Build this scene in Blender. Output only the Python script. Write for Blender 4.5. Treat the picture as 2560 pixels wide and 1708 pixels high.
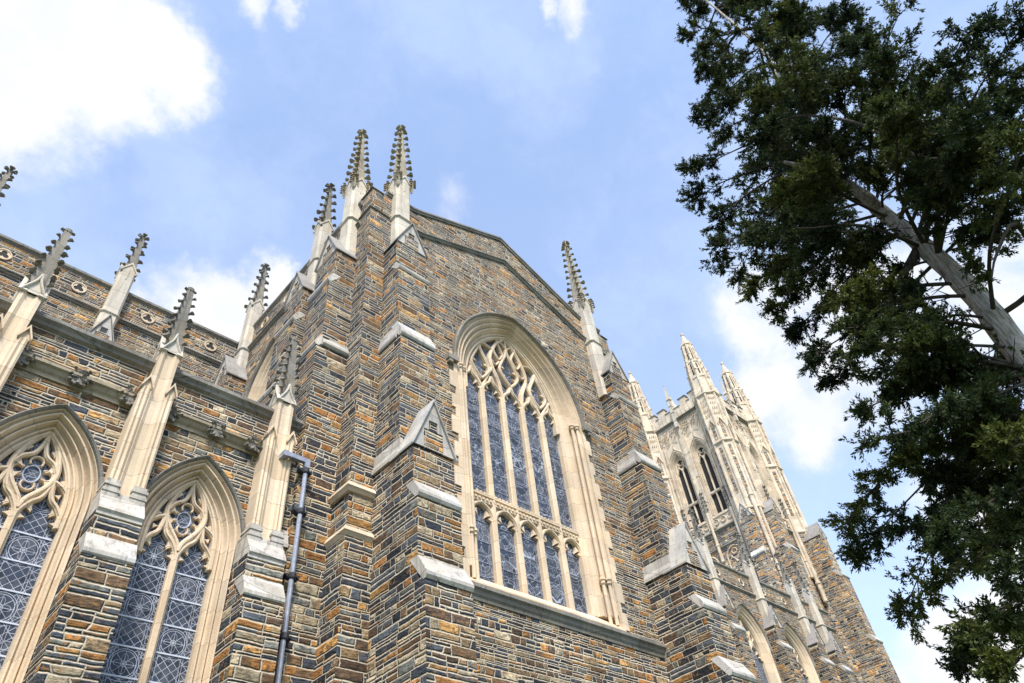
import bpy, bmesh, math, random
import numpy as np
from mathutils import Vector, Matrix
from mathutils.geometry import tessellate_polygon
random.seed(7)
for o in list(bpy.data.objects): bpy.data.objects.remove(o)
scene = bpy.context.scene
col = scene.collection
R = math.radians

# ------------------------------------------------------------------ camera
cam = bpy.data.cameras.new("camera"); camo = bpy.data.objects.new("camera", cam); col.objects.link(camo)
cam.lens = 1767.19 / 2560 * 36; cam.sensor_width = 36; cam.sensor_fit = 'HORIZONTAL'
cam.clip_start = 0.1; cam.clip_end = 3000
CR = ((0.73239286, -0.6735836, -0.09942749), (-0.42952544, -0.57037256, 0.70013073), (0.52830729, 0.47006411, 0.70705809))
EYE = Vector((0, 0, 1.7))
camo.matrix_world = Matrix(((CR[0][0], CR[1][0], -CR[2][0], 0), (CR[0][1], CR[1][1], -CR[2][1], 0), (CR[0][2], CR[1][2], -CR[2][2], EYE.z), (0, 0, 0, 1)))
scene.camera = camo
scene.render.resolution_x, scene.render.resolution_y = 1024, 683

# ------------------------------------------------------------------ light, sky
SUN_ELEV, SUN_AZ = R(52), R(218)          # azimuth clockwise from +Y
sun = bpy.data.lights.new("sun", 'SUN'); suno = bpy.data.objects.new("sun", sun); col.objects.link(suno)
sun.energy = 2.2; sun.angle = R(14); sun.color = (1.0, 0.95, 0.87)
sd = Vector((math.sin(SUN_AZ) * math.cos(SUN_ELEV), math.cos(SUN_AZ) * math.cos(SUN_ELEV), math.sin(SUN_ELEV)))
suno.rotation_euler = (-sd).to_track_quat('-Z', 'Y').to_euler()
scene.view_settings.view_transform = 'Standard'; scene.view_settings.look = 'None'
scene.view_settings.exposure = 1.45; scene.view_settings.gamma = 1
world = bpy.data.worlds.new("World"); scene.world = world; world.use_nodes = True


class NT:
    """small helper around a node tree"""
    def __init__(s, tree): s.t = tree; s.t.nodes.clear()
    def n(s, typ, **kw):
        nd = s.t.nodes.new(typ)
        for k, v in kw.items(): setattr(nd, k, v)
        return nd
    def lk(s, a, b): s.t.links.new(a, b)
    def put(s, sock, v):
        if hasattr(v, 'is_linked'): s.lk(v, sock)
        else: sock.default_value = v
    def m(s, op, a, b=None, c=None):
        nd = s.n('ShaderNodeMath', operation=op); s.put(nd.inputs[0], a)
        if b is not None: s.put(nd.inputs[1], b)
        if c is not None: s.put(nd.inputs[2], c)
        return nd.outputs[0]
    def vm(s, op, a, b=None):
        nd = s.n('ShaderNodeVectorMath', operation=op); s.put(nd.inputs[0], a)
        if b is not None: s.put(nd.inputs[1], b)
        return nd.outputs['Value'] if op in ('DISTANCE', 'DOT_PRODUCT', 'LENGTH') else nd.outputs[0]
    def xyz(s, x, y, z):
        nd = s.n('ShaderNodeCombineXYZ')
        for i, v in enumerate((x, y, z)): s.put(nd.inputs[i], v)
        return nd.outputs[0]
    def sep(s, v):
        nd = s.n('ShaderNodeSeparateXYZ'); s.put(nd.inputs[0], v); return nd.outputs
    def noise(s, vec, scale, detail=2.0, rough=0.5, dim='3D', w=None):
        nd = s.n('ShaderNodeTexNoise', noise_dimensions=dim)
        if vec is not None: s.put(nd.inputs['Vector'], vec)
        if w is not None: s.put(nd.inputs['W'], w)
        nd.inputs['Scale'].default_value = scale; nd.inputs['Detail'].default_value = detail; nd.inputs['Roughness'].default_value = rough
        return nd.outputs['Fac']
    def white(s, vec=None, w=None, dim='3D'):
        nd = s.n('ShaderNodeTexWhiteNoise', noise_dimensions=dim)
        if vec is not None: s.put(nd.inputs['Vector'], vec)
        if w is not None: s.put(nd.inputs['W'], w)
        c = s.n('ShaderNodeSeparateColor'); s.lk(nd.outputs['Color'], c.inputs[0])
        return c.outputs[0], c.outputs[1], c.outputs[2]
    def rng(s, v, a, b, c=0.0, d=1.0, smooth=False):
        nd = s.n('ShaderNodeMapRange'); nd.interpolation_type = 'SMOOTHSTEP' if smooth else 'LINEAR'
        s.put(nd.inputs[0], v)
        for i, q in enumerate((a, b, c, d)): s.put(nd.inputs[i + 1], q)
        return nd.outputs[0]
    def ramp(s, f, stops, interp='LINEAR'):
        nd = s.n('ShaderNodeValToRGB'); cr = nd.color_ramp; cr.interpolation = interp
        while len(cr.elements) > len(stops): cr.elements.remove(cr.elements[-1])
        while len(cr.elements) < len(stops): cr.elements.new(0.5)
        for e, (p, c) in zip(cr.elements, stops): e.position = p; e.color = (*c, 1)
        s.put(nd.inputs[0], f); return nd.outputs[0]
    def mix(s, f, a, b, mode='MIX'):
        nd = s.n('ShaderNodeMix', data_type='RGBA', blend_type=mode)
        s.put(nd.inputs['Factor'], f)
        for k, v in ((6, a), (7, b)):
            if isinstance(v, tuple) and len(v) == 3: v = (*v, 1)
            s.put(nd.inputs[k], v)
        return nd.outputs[2]
    def fmix(s, f, a, b):
        nd = s.n('ShaderNodeMix', data_type='FLOAT'); s.put(nd.inputs[0], f); s.put(nd.inputs[2], a); s.put(nd.inputs[3], b)
        return nd.outputs[0]


def build_world():
    t = NT(world.node_tree)
    out = t.n('ShaderNodeOutputWorld'); bg = t.n('ShaderNodeBackground')
    sky = t.n('ShaderNodeTexSky'); sky.sky_type = 'NISHITA'; sky.sun_disc = False
    sky.sun_elevation = SUN_ELEV; sky.sun_rotation = SUN_AZ; sky.air_density = 1.0; sky.dust_density = 0.6; sky.ozone_density = 1.6
    tc = t.n('ShaderNodeTexCoord'); d = tc.outputs['Generated']
    warp = t.n('ShaderNodeTexNoise'); warp.inputs['Scale'].default_value = 5; warp.inputs['Detail'].default_value = 6; warp.inputs['Roughness'].default_value = .62
    t.lk(d, warp.inputs['Vector'])
    off = t.vm('SCALE', t.vm('SUBTRACT', warp.outputs['Color'], (0.5, 0.5, 0.5)))
    off.node.inputs['Scale'].default_value = 0.16
    dd = t.vm('ADD', d, off)
    # cumulus banks: direction, angular radius, strength
    blobs = [((-.09, .54, .84), .12, 1.0), ((-.05, .51, .86), .095, 1.0), ((-.12, .585, .80), .105, 1.0), ((-.01, .495, .868), .068, .95), ((.005, .525, .85), .05, .8),
             ((-.17, .50, .85), .18, 1.0), ((-.18, .60, .78), .12, .9),
             ((.17, .685, .71), .085, .95), ((.225, .612, .758), .05, .85), ((.125, .655, .745), .028, .6), ((.20, .70, .69), .09, .95), ((.11, .71, .69), .06, .6),
             ((.775, .235, .59), .085, .85), ((.81, .21, .55), .07, .85), ((.735, .20, .645), .08, .78), ((.80, .10, .59), .14, .85), ((.83, -.01, .56), .12, .8),
             ((.93, .24, .268), .07, 1.0), ((.91, .30, .27), .05, .9), ((.955, .18, .24), .09, 1.0), ((.93, .1, .36), .12, .8),
             ((.346, .12, .93), .034, .6), ((.32, .14, .935), .02, .5), ((.042, .378, .923), .034, .7), ((.09, .36, .927), .026, .65), ((.372, .405, .835), .05, .34), ((.14, .665, .735), .05, .55), ((.195, .655, .73), .055, 1.15), ((.232, .60, .765), .035, 1.1), ((.17, .69, .705), .055, 1.15)]
    acc = None
    for c, r, k in blobs:
        L = math.sqrt(sum(q * q for q in c)); c = tuple(q / L for q in c)
        v = t.rng(t.vm('DISTANCE', dd, c), r * 1.35, r * 0.25, 0.0, k, True)
        acc = v if acc is None else t.m('MAXIMUM', acc, v)
    fine = t.noise(d, 14, 7, .62)
    dens = t.m('ADD', acc, t.m('MULTIPLY', t.m('SUBTRACT', fine, .5), t.rng(acc, 0.0, .5, .0, 1.5)))
    cl = t.rng(dens, .12, .95, 0, 1, True)
    veil = t.rng(t.noise(dd, 3.2, 6, .62), .38, .72, .30, .50, True)
    low = t.rng(t.sep(d)[2], .85, .2, 0.0, .30)
    veil = t.m('ADD', veil, low)
    skyc = t.mix(1.0, sky.outputs[0], (0.84, 1.05, 1.32), 'MULTIPLY')
    base = t.mix(veil, skyc, (3.45, 3.95, 4.55))
    shade = t.noise(dd, 7, 4, .55)
    cloudc = t.mix(t.rng(shade, .35, .7), (3.45, 3.6, 3.9), (4.1, 4.1, 4.12))
    fin = t.mix(cl, base, cloudc)
    t.lk(fin, bg.inputs[0]); bg.inputs[1].default_value = 0.10
    t.lk(bg.outputs[0], out.inputs[0])
build_world()


# ------------------------------------------------------------------ materials
def new_mat(name):
    m = bpy.data.materials.new(name); m.use_nodes = True
    t = NT(m.node_tree); out = t.n('ShaderNodeOutputMaterial'); b = t.n('ShaderNodeBsdfPrincipled')
    t.lk(b.outputs[0], out.inputs[0]); return m, t, b


def bump(t, b, h, dist, strength=1.0):
    n = t.n('ShaderNodeBump'); n.inputs['Strength'].default_value = strength; n.inputs['Distance'].default_value = dist
    t.put(n.inputs['Height'], h); t.lk(n.outputs[0], b.inputs['Normal'])


def masonry(name, H=0.158, Lmin=0.34, Lvar=0.42, warm=0.05, gain=0.95):
    m, t, b = new_mat(name)
    g = t.n('ShaderNodeNewGeometry'); P = t.sep(g.outputs['Position']); N = t.sep(g.outputs['True Normal'])
    sel = t.m('GREATER_THAN', t.m('ABSOLUTE', N[0]), t.m('ABSOLUTE', N[1]))
    u0 = t.fmix(sel, P[0], t.m('ADD', P[1], 37.3)); z0 = P[2]
    wv = t.xyz(u0, z0, t.m('MULTIPLY', sel, 5.0))
    u = t.m('ADD', u0, t.m('MULTIPLY', t.m('SUBTRACT', t.noise(wv, 5.5, 2), .5), .085))
    z = t.m('ADD', z0, t.m('MULTIPLY', t.m('SUBTRACT', t.noise(t.vm('ADD', wv, (9.1, 3.3, 0)), 3.2, 3), .5), .05))
    z = t.m('ADD', z, t.m('MULTIPLY', t.noise(None, 1.6, 1, .5, '1D', z0), .14))
    zr = t.m('DIVIDE', z, H); row = t.m('FLOOR', zr); fv = t.m('SUBTRACT', zr, row)
    r1, r2, r3 = t.white(w=row, dim='1D')
    L = t.m('MULTIPLY_ADD', r1, Lvar, Lmin)
    uu = t.m('ADD', t.m('DIVIDE', u, L), t.m('MULTIPLY', r2, 91.7)); cell = t.m('FLOOR', uu); fu = t.m('SUBTRACT', uu, cell)
    h1, h2, h3 = t.white(t.xyz(cell, row, sel))
    sp = t.m('LESS_THAN', h1, .58); tt = t.m('MULTIPLY_ADD', h2, .44, .28)
    sub = t.m('MULTIPLY', sp, t.m('GREATER_THAN', fv, tt))
    y0 = t.m('MULTIPLY', sub, tt); y1 = t.fmix(t.m('MULTIPLY', sp, t.m('SUBTRACT', 1.0, sub)), 1.0, tt)
    dz = t.m('MULTIPLY', t.m('MINIMUM', t.m('SUBTRACT', fv, y0), t.m('SUBTRACT', y1, fv)), H)
    g1, g2, g3 = t.white(t.xyz(cell, row, t.m('ADD', t.m('MULTIPLY', sub, 3.0), t.m('ADD', sel, 11.0))))
    sp2 = t.m('LESS_THAN', g1, .55); t2 = t.m('MULTIPLY_ADD', g2, .5, .25)
    slant = t.m('MULTIPLY', t.m('SUBTRACT', g3, .5), t.m('MULTIPLY', t.m('SUBTRACT', fv, .5), .3))
    t2 = t.m('ADD', t2, slant)
    sub2 = t.m('MULTIPLY', sp2, t.m('GREATER_THAN', fu, t2))
    x0 = t.m('MULTIPLY', sub2, t2); x1 = t.fmix(t.m('MULTIPLY', sp2, t.m('SUBTRACT', 1.0, sub2)), 1.0, t2)
    du = t.m('MULTIPLY', t.m('MINIMUM', t.m('SUBTRACT', fu, x0), t.m('SUBTRACT', x1, fu)), L)
    edge = t.m('MINIMUM', dz, du)
    idv = t.xyz(cell, row, t.m('ADD', t.m('MULTIPLY', sub, 2.0), t.m('ADD', t.m('MULTIPLY', sub2, 4.0), t.m('MULTIPLY', sel, 9.0))))
    c1, c2, c3 = t.white(idv)
    big = t.noise(t.xyz(u0, z0, 3.0), .35, 3)
    c1 = t.m('ADD', c1, t.m('MULTIPLY', t.m('SUBTRACT', big, .5), .35 ))
    stone = t.ramp(c1, [(0, (.026, .030, .038)), (.13, (.047, .056, .072)), (.32, (.085, .098, .115)), (.45, (.17, .175, .155)), (.53, (.105, .066, .042)), (.62, (.19, .115, .06)),
                        (.71, (.37, .17, .05)), (.79, (.47, .255, .085)), (.84, (.30, .21, .115)), (.91, (.40, .33, .22))], 'CONSTANT')
    grain = t.noise(t.xyz(t.m('MULTIPLY', u, 6.0), t.m('MULTIPLY', z, 30.0), c3), 1.0, 5, .65)
    cleft = t.noise(t.xyz(t.m('MULTIPLY', u, 8.0), t.m('MULTIPLY', z, 17.0), t.m('MULTIPLY', c3, 30.0)), 1.0, 4, .62)
    blotch = t.noise(t.xyz(u, z, t.m('MULTIPLY', c2, 40.0)), 9.0, 3, .6)
    val = t.m('MULTIPLY', t.m('MULTIPLY_ADD', c2, .85, .60), t.m('MULTIPLY_ADD', grain, 1.3, .40))
    val = t.m('MULTIPLY', val, t.rng(cleft, .30, .70, .42, 1.55))
    stone = t.mix(1.0, stone, t.xyz(val, val, val), 'MULTIPLY')
    rust = t.rng(blotch, .54, .66, 0, .75, True)
    stone = t.mix(t.m('MULTIPLY', rust, t.rng(c3, .35, .5)), stone, (.27, .135, .045))
    soot = t.rng(blotch, .50, .38, 0, .6, True)
    stone = t.mix(t.m('MULTIPLY', soot, t.rng(c2, .4, .55)), stone, (.05, .045, .042))
    mn = t.noise(t.xyz(u0, z0, 0.0), 17, 3)
    mort = t.mix(mn, (.43, .37, .275), (.68, .60, .475))
    mm = t.rng(edge, t.m('MULTIPLY_ADD', mn, .015, .0050), t.m('MULTIPLY_ADD', mn, .017, .0115), 1, 0, True)
    c = t.mix(mm, stone, mort)
    damp = t.noise(t.xyz(t.m('MULTIPLY', u0, 1.6), t.m('MULTIPLY', z0, .28), 7.0), 1.0, 5, .6)
    dk = t.rng(damp, .30, .62, .62, 1.08); c = t.mix(1.0, c, t.xyz(dk, dk, dk), 'MULTIPLY')
    if gain != 1.0 or warm: c = t.mix(1.0, c, (gain * (1 + warm), gain * (1 + .35 * warm), gain * (1 - .35 * warm)), 'MULTIPLY')
    t.lk(c, b.inputs['Base Color']); b.inputs['Roughness'].default_value = .82; b.inputs['Specular IOR Level'].default_value = .3
    hgt = t.m('ADD', t.rng(edge, .002, .032, 0, 1, True), t.m('MULTIPLY', t.m('ADD', grain, blotch), .42))
    hgt = t.m('ADD', hgt, t.m('ADD', t.m('MULTIPLY', c3, .5), t.m('MULTIPLY', cleft, .8)))
    bump(t, b, hgt, .045, 1.0)
    return m


def limestone(name, light, dark, grime=.35, joint=0.62, streak=True, topdark=0.0):
    m, t, b = new_mat(name)
    g = t.n('ShaderNodeNewGeometry'); pos = g.outputs['Position']; P = t.sep(pos); N = t.sep(g.outputs['Normal'])
    n1 = t.noise(pos, 1.3, 5, .6); n2 = t.noise(pos, 22, 4, .6)
    st = t.noise(t.vm('MULTIPLY', pos, (4.5, 4.5, .38)), 2.0, 4, .6)
    c = t.mix(t.rng(n1, .3, .7), light, tuple(a * .5 + q * .5 for a, q in zip(light, dark)))
    # blocks: pieces of stone differ slightly in tone
    zj = t.m('DIVIDE', t.m('ADD', P[2], t.m('MULTIPLY', t.noise(t.xyz(P[0], P[1], 0.0), .4, 0), 2.0)), joint)
    w1, w2, w3 = t.white(t.xyz(t.m('FLOOR', zj), t.m('FLOOR', t.m('MULTIPLY', P[0], 1.3)), t.m('FLOOR', t.m('MULTIPLY', P[1], 1.3))))
    tone = t.m('MULTIPLY_ADD', w1, .27, .84)
    c = t.mix(1.0, c, t.xyz(tone, t.m('MULTIPLY', tone, t.m('MULTIPLY_ADD', w2, .05, .965)), t.m('MULTIPLY', tone, t.m('MULTIPLY_ADD', w2, .14, .90))), 'MULTIPLY')
    if streak: c = t.mix(t.m('MULTIPLY', t.rng(st, .5, .74, 0, 1, True), grime), c, dark)
    c = t.mix(t.rng(n2, .35, .75, 0, .28), c, dark)
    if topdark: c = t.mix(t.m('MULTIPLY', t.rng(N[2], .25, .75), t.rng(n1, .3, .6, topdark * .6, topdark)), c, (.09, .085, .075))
    fj = t.m('FRACT', zj); jl = t.rng(t.m('MINIMUM', fj, t.m('SUBTRACT', 1.0, fj)), .006, .018, .62, 0, True)
    c = t.mix(jl, c, tuple(q * .6 for q in dark))
    t.lk(c, b.inputs['Base Color']); b.inputs['Roughness'].default_value = .85; b.inputs['Specular IOR Level'].default_value = .25
    bump(t, b, t.m('ADD', n2, t.m('MULTIPLY', n1, 1.5)), .012, .5)
    return m


def stained_glass(name, spacing, bands, ring, vs=5.8, lc=(.50, .52, .60)):
    m, t, b = new_mat(name)
    uvn = t.n('ShaderNodeUVMap'); uvn.uv_map = 'uv'; S = t.sep(uvn.outputs[0]); u, v = S[0], S[1]
    li = t.m('FLOOR', t.m('DIVIDE', u, spacing)); lu = t.m('SUBTRACT', u, t.m('MULTIPLY', t.m('ADD', li, .5), spacing))
    vb = t.m('ADD', t.m('DIVIDE', v, bands), t.m('MULTIPLY', li, ring[3])); bi = t.m('FLOOR', vb); lv = t.m('MULTIPLY', t.m('SUBTRACT', t.m('SUBTRACT', vb, bi), .5), bands)
    wob = t.noise(t.xyz(u, v, 0.0), 6, 2); wob2 = t.m('MULTIPLY', t.m('SUBTRACT', wob, .5), .09)
    rr = t.m('SQRT', t.m('ADD', t.m('MULTIPLY', lu, lu), t.m('MULTIPLY', lv, lv)))
    lines = None
    def add(x, w):
        nonlocal lines
        q = t.rng(x, w * .55, w, 1, 0, True); lines = q if lines is None else t.m('MAXIMUM', lines, q)
    hs = spacing / 2; alu = t.m('ABSOLUTE', lu)
    for r in ring[:3]:
        if r: add(t.m('ABSOLUTE', t.m('SUBTRACT', rr, r)), .0065)
    for r in (hs - .165, hs - .12): add(t.m('ABSOLUTE', t.m('SUBTRACT', alu, r)), .0055)
    vec = t.xyz(alu, t.m('ADD', v, wob2), t.m('MULTIPLY', li, 3.7))
    th = t.m('ARCTAN2', lv, lu)
    if vs > 5:
        inside = t.m('LESS_THAN', rr, ring[0])
        sp1 = t.m('DIVIDE', t.m('MULTIPLY', rr, t.m('ABSOLUTE', t.m('SINE', t.m('MULTIPLY', th, 4.0)))), 4.0)
        sp2 = t.m('DIVIDE', t.m('MULTIPLY', rr, t.m('ABSOLUTE', t.m('SINE', t.m('MULTIPLY_ADD', th, 4.0, .9)))), 4.0)
        add(t.m('ADD', sp1, t.m('MULTIPLY', t.m('SUBTRACT', 1.0, t.m('LESS_THAN', rr, ring[1])), 9.0)), .006)
        rose = t.m('MULTIPLY_ADD', t.m('COSINE', t.m('MULTIPLY', th, 4.0)), .045, .125)
        add(t.m('ABSOLUTE', t.m('SUBTRACT', rr, rose)), .006)
        rose2 = t.m('MULTIPLY_ADD', t.m('COSINE', t.m('MULTIPLY', th, 2.0)), .05, .34)
        add(t.m('ABSOLUTE', t.m('SUBTRACT', rr, rose2)), .006)
        for q in (1, -1):
            dia = t.m('ABSOLUTE', t.m('SUBTRACT', t.m('FRACT', t.m('DIVIDE', t.m('MULTIPLY_ADD', lv, float(q), alu), .17)), .5))
            add(t.m('ADD', t.m('MULTIPLY', dia, .12), t.m('MULTIPLY', inside, 9.0)), .0055)
        rib = t.m('ABSOLUTE', t.m('SUBTRACT', t.m('FRACT', t.m('DIVIDE', v, .13)), .5)); add(t.m('ADD', t.m('MULTIPLY', rib, .13), t.m('MULTIPLY', t.m('LESS_THAN', alu, hs - .12), 9.0)), .006)
    else:
        vo = t.n('ShaderNodeTexVoronoi', feature='DISTANCE_TO_EDGE'); vo.inputs['Scale'].default_value = vs; t.lk(vec, vo.inputs['Vector'])
        add(t.m('DIVIDE', vo.outputs['Distance'], vs), .0062)
        vo3 = t.n('ShaderNodeTexVoronoi', feature='DISTANCE_TO_EDGE'); vo3.inputs['Scale'].default_value = 2.3; vo3.inputs['Randomness'].default_value = .9
        t.lk(t.vm('ADD', vec, t.xyz(wob, wob, 0.0)), vo3.inputs['Vector']); add(t.m('DIVIDE', vo3.outputs['Distance'], 2.3), .008)
    vo2 = t.n('ShaderNodeTexVoronoi'); vo2.inputs['Scale'].default_value = vs; t.lk(vec, vo2.inputs['Vector'])
    cc = t.sep(vo2.outputs['Color'])
    pane = t.ramp(cc[0], [(0, (.024, .029, .038)), (.35, (.052, .063, .082)), (.65, (.040, .050, .075)), (.88, (.095, .10, .115))])
    fade = t.rng(t.noise(t.xyz(u, v, 0.0), 3.0, 3), .35, .65, .55, 1.0)
    c = t.mix(t.m('MULTIPLY', lines, fade), pane, lc)
    t.lk(c, b.inputs['Base Color']); b.inputs['Roughness'].default_value = .3; b.inputs['Specular IOR Level'].default_value = .28
    bump(t, b, t.m('ADD', cc[1], t.m('MULTIPLY', lines, .8)), .006, .5)
    return m


def plain(name, colr, rough=.6, metal=0.0, var=.3, scale=6.0):
    m, t, b = new_mat(name)
    g = t.n('ShaderNodeNewGeometry'); n = t.noise(g.outputs['Position'], scale, 4, .6)
    t.lk(t.mix(t.rng(n, .3, .7), tuple(c * (1 - var) for c in colr), tuple(min(1, c * (1 + var)) for c in colr)), b.inputs['Base Color'])
    b.inputs['Roughness'].default_value = rough; b.inputs['Metallic'].default_value = metal
    bump(t, b, n, .01, .4); return m


M_ST = masonry('coursed_rubble')
M_BUT = masonry('coursed_rubble_large', H=.205, Lmin=.42, Lvar=.55)
M_STT = masonry('coursed_rubble_warm', H=.20, Lmin=.40, Lvar=.6, warm=.04, gain=1.3)
M_LS = limestone('limestone_cream', (.73, .59, .43), (.47, .35, .235), .35)
M_PALE = limestone('limestone_pale', (.62, .575, .515), (.20, .18, .16), .8, joint=.8)
M_PIN = limestone('limestone_pinnacle', (.68, .61, .51), (.33, .28, .22), .7, joint=.9)
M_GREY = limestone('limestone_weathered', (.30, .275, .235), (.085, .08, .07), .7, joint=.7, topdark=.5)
M_DARK = limestone('limestone_sooty', (.30, .27, .225), (.065, .06, .052), .8, joint=.5)
M_ROOF = limestone('stone_slab_grey', (.36, .335, .31), (.18, .165, .155), .7, joint=.5)
M_SLAB = limestone('stone_slab_pale', (.56, .53, .48), (.22, .205, .19), .7, joint=.55)
M_BAND = limestone('limestone_brown_band', (.40, .33, .23), (.15, .12, .08), .7, joint=.9)
M_TOW = limestone('limestone_tower', (.77, .66, .51), (.33, .25, .18), .65, joint=.7)
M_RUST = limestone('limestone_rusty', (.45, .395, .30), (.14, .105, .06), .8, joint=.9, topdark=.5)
M_GLA = stained_glass('leaded_glass_medallion', .74, 1.01, (.25, .215, .05, .5))
M_GLT = stained_glass('leaded_glass_figures', .91, 1.5, (.33, .24, 0, .37), 4.0, (.44, .46, .53))
M_BAR = plain('glazing_bar_metal', (.55, .58, .66), .4, .0, .1)
M_PIPE = plain('lead_pipe', (.30, .315, .37), .5, .25, .25, 9)
M_IRON = plain('black_iron', (.03, .03, .035), .6, .2)
M_VOID = plain('opening_shade', (.012, .011, .010), .8)  # near-black colour standing in for the shade inside openings
M_LEAD = plain('lead_roof', (.20, .205, .21), .6, .1)


# ------------------------------------------------------------------ mesh helpers
class Fr:
    """wall frame: u along the wall, o outwards, z up"""
    def __init__(s, x, y, ux, uy, ox, oy): s.a = (x, y, ux, uy, ox, oy)
    def __call__(s, u, o, z):
        x, y, ux, uy, ox, oy = s.a
        return (x + u * ux + o * ox, y + u * uy + o * oy, z)
    def at(s, u, o=0.0):
        p = s(u, o, 0); x, y, ux, uy, ox, oy = s.a
        return Fr(p[0], p[1], ux, uy, ox, oy)


def south(x, y): return Fr(x, y, 1, 0, 0, -1)      # faces -Y
def west(x, y): return Fr(x, y, 0, -1, -1, 0)      # faces -X, u to the right of someone looking at it


class MB:
    def __init__(s): s.v = []; s.f = []; s.mi = []; s.uv = None
    def add(s, vs, fs, mi=0):
        k = len(s.v); s.v += [tuple(p) for p in vs]; s.f += [tuple(i + k for i in f) for f in fs]; s.mi += [mi] * len(fs)
    def hexa(s, b, t, mi=0):
        s.add(list(b) + list(t), [(3, 2, 1, 0), (4, 5, 6, 7), (0, 1, 5, 4), (1, 2, 6, 5), (2, 3, 7, 6), (3, 0, 4, 7)], mi)
    def box(s, F, u0, u1, o0, o1, z0, z1, mi=0):
        s.hexa([F(u0, o0, z0), F(u1, o0, z0), F(u1, o1, z0), F(u0, o1, z0)], [F(u0, o0, z1), F(u1, o0, z1), F(u1, o1, z1), F(u0, o1, z1)], mi)
    def loft(s, rings, cap=True, closed=True, mi=0):
        n = len(rings[0]); vs = [p for r in rings for p in r]; fs = []
        for i in range(len(rings) - 1):
            for j in range(n if closed else n - 1):
                k = (j + 1) % n; fs.append((i * n + j, i * n + k, (i + 1) * n + k, (i + 1) * n + j))
        if cap: fs += [tuple(range(n))[::-1], tuple(range((len(rings) - 1) * n, len(rings) * n))]
        s.add(vs, fs, mi)
    def prof_u(s, F, prof, u0, u1, mi=0):
        """closed profile in (o,z) extruded along u"""
        s.loft([[F(u0, o, z) for o, z in prof], [F(u1, o, z) for o, z in prof]], mi=mi)
    def prof_o(s, F, prof, o0, o1, mi=0):
        """closed profile in (u,z) extruded along o"""
        s.loft([[F(u, o0, z) for u, z in prof], [F(u, o1, z) for u, z in prof]], mi=mi)
    def poly_holes(s, F, outer, holes, o, thick, mi=0):
        loops = [[Vector((u, z, 0)) for u, z in L] for L in [outer] + holes]
        flat = [p for L in loops for p in L]; tris = tessellate_polygon(loops); n = len(flat)
        vs = [F(p.x, o, p.y) for p in flat] + [F(p.x, o - thick, p.y) for p in flat]
        fs = [tuple(q) for q in tris] + [tuple(i + n for i in reversed(q)) for q in tris]
        k = 0
        for L in loops:
            m = len(L)
            fs += [(k + i, k + (i + 1) % m, n + k + (i + 1) % m, n + k + i) for i in range(m)]; k += m
        s.add(vs, fs, mi)
    def pyramid(s, base, tip, mi=0):
        n = len(base); s.add(list(base) + [tip], [tuple(range(n))] + [(i, (i + 1) % n, n) for i in range(n)], mi)
    def tube(s, pts, rad, seg=8, mi=0):
        pts = [Vector(p) for p in pts]; rings = []
        for i, p in enumerate(pts):
            d = (pts[min(i + 1, len(pts) - 1)] - pts[max(i - 1, 0)]).normalized()
            a = d.cross(Vector((0, 0, 1)) if abs(d.z) < .9 else Vector((1, 0, 0))).normalized(); b2 = d.cross(a)
            r = rad[i] if isinstance(rad, (list, tuple)) else rad
            rings.append([p + (a * math.cos(2 * math.pi * k / seg) + b2 * math.sin(2 * math.pi * k / seg)) * r for k in range(seg)])
        s.loft(rings, mi=mi)
    def knob(s, p, d, size, up=.35, seg=6, mi=0):
        """a curled crocket: stem, swollen leaf, rolled tip"""
        p = Vector(p); d = Vector(d).normalized(); ax = (d + Vector((0, 0, up))).normalized()
        a = ax.cross(Vector((0, 0, 1))); a = a.normalized() if a.length > 1e-4 else Vector((1, 0, 0)); b2 = ax.cross(a)
        rings = []; k2 = random.uniform(.5, .8); k1 = random.uniform(.85, 1.2)
        for q, r, dn in ((-.5, .40, 0), (.15, .42, .05), (.5, .80, .0), (.9, 1.05, .12), (1.2, .85, .42), (1.1, .30, .75)):
            c = p + ax * (q * size) - Vector((0, 0, dn * size * .55))
            rings.append([c + (a * math.cos(2 * math.pi * k / seg) * k1 + b2 * math.sin(2 * math.pi * k / seg) * k2) * r * size * .62 for k in range(seg)])
        s.loft(rings, mi=mi)
    def build(s, name, mats, parent=None, smooth=False, recalc=True, label=None):
        me = bpy.data.meshes.new(name); me.from_pydata(s.v, [], s.f)
        if not isinstance(mats, (list, tuple)): mats = [mats]
        for m in mats: me.materials.append(m)
        if len(mats) > 1: me.polygons.foreach_set('material_index', s.mi)
        if recalc:
            bm = bmesh.new(); bm.from_mesh(me); bmesh.ops.recalc_face_normals(bm, faces=bm.faces); bm.to_mesh(me); bm.free()
        if smooth: me.polygons.foreach_set('use_smooth', [True] * len(me.polygons))
        ob = bpy.data.objects.new(name, me); col.objects.link(ob)
        if parent is not None:
            ob.parent = parent
            if parent.type == 'EMPTY': ob.matrix_parent_inverse = Matrix.Translation(-parent.location)
        if label: ob['label'] = label
        return ob


def thing(name, loc, label, cat):
    o = bpy.data.objects.new(name, None); col.objects.link(o); o.location = loc; o['label'] = label; o['category'] = cat; return o


# ------------------------------------------------------------------ gothic vocabulary
def half_arch(a, h, n=14):
    """right half from (a,0) to (0,h), pointed two-centred arc"""
    Rr = (a * a + h * h) / (2 * a); c = a - Rr; th = math.atan2(h, -c) if c < 0 else math.asin(min(1, h / Rr))
    th = math.acos(max(-1, min(1, -c / Rr)))
    return [(c + Rr * math.cos(th * i / n), Rr * math.sin(th * i / n)) for i in range(n + 1)]


def arch_loop(a, zs, h, zb, n=14):
    r = half_arch(a, h, n)
    return [(-a, zb)] + [(-u, zs + z) for u, z in r] + [(u, zs + z) for u, z in reversed(r[:-1])] + [(a, zb)]


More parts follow.
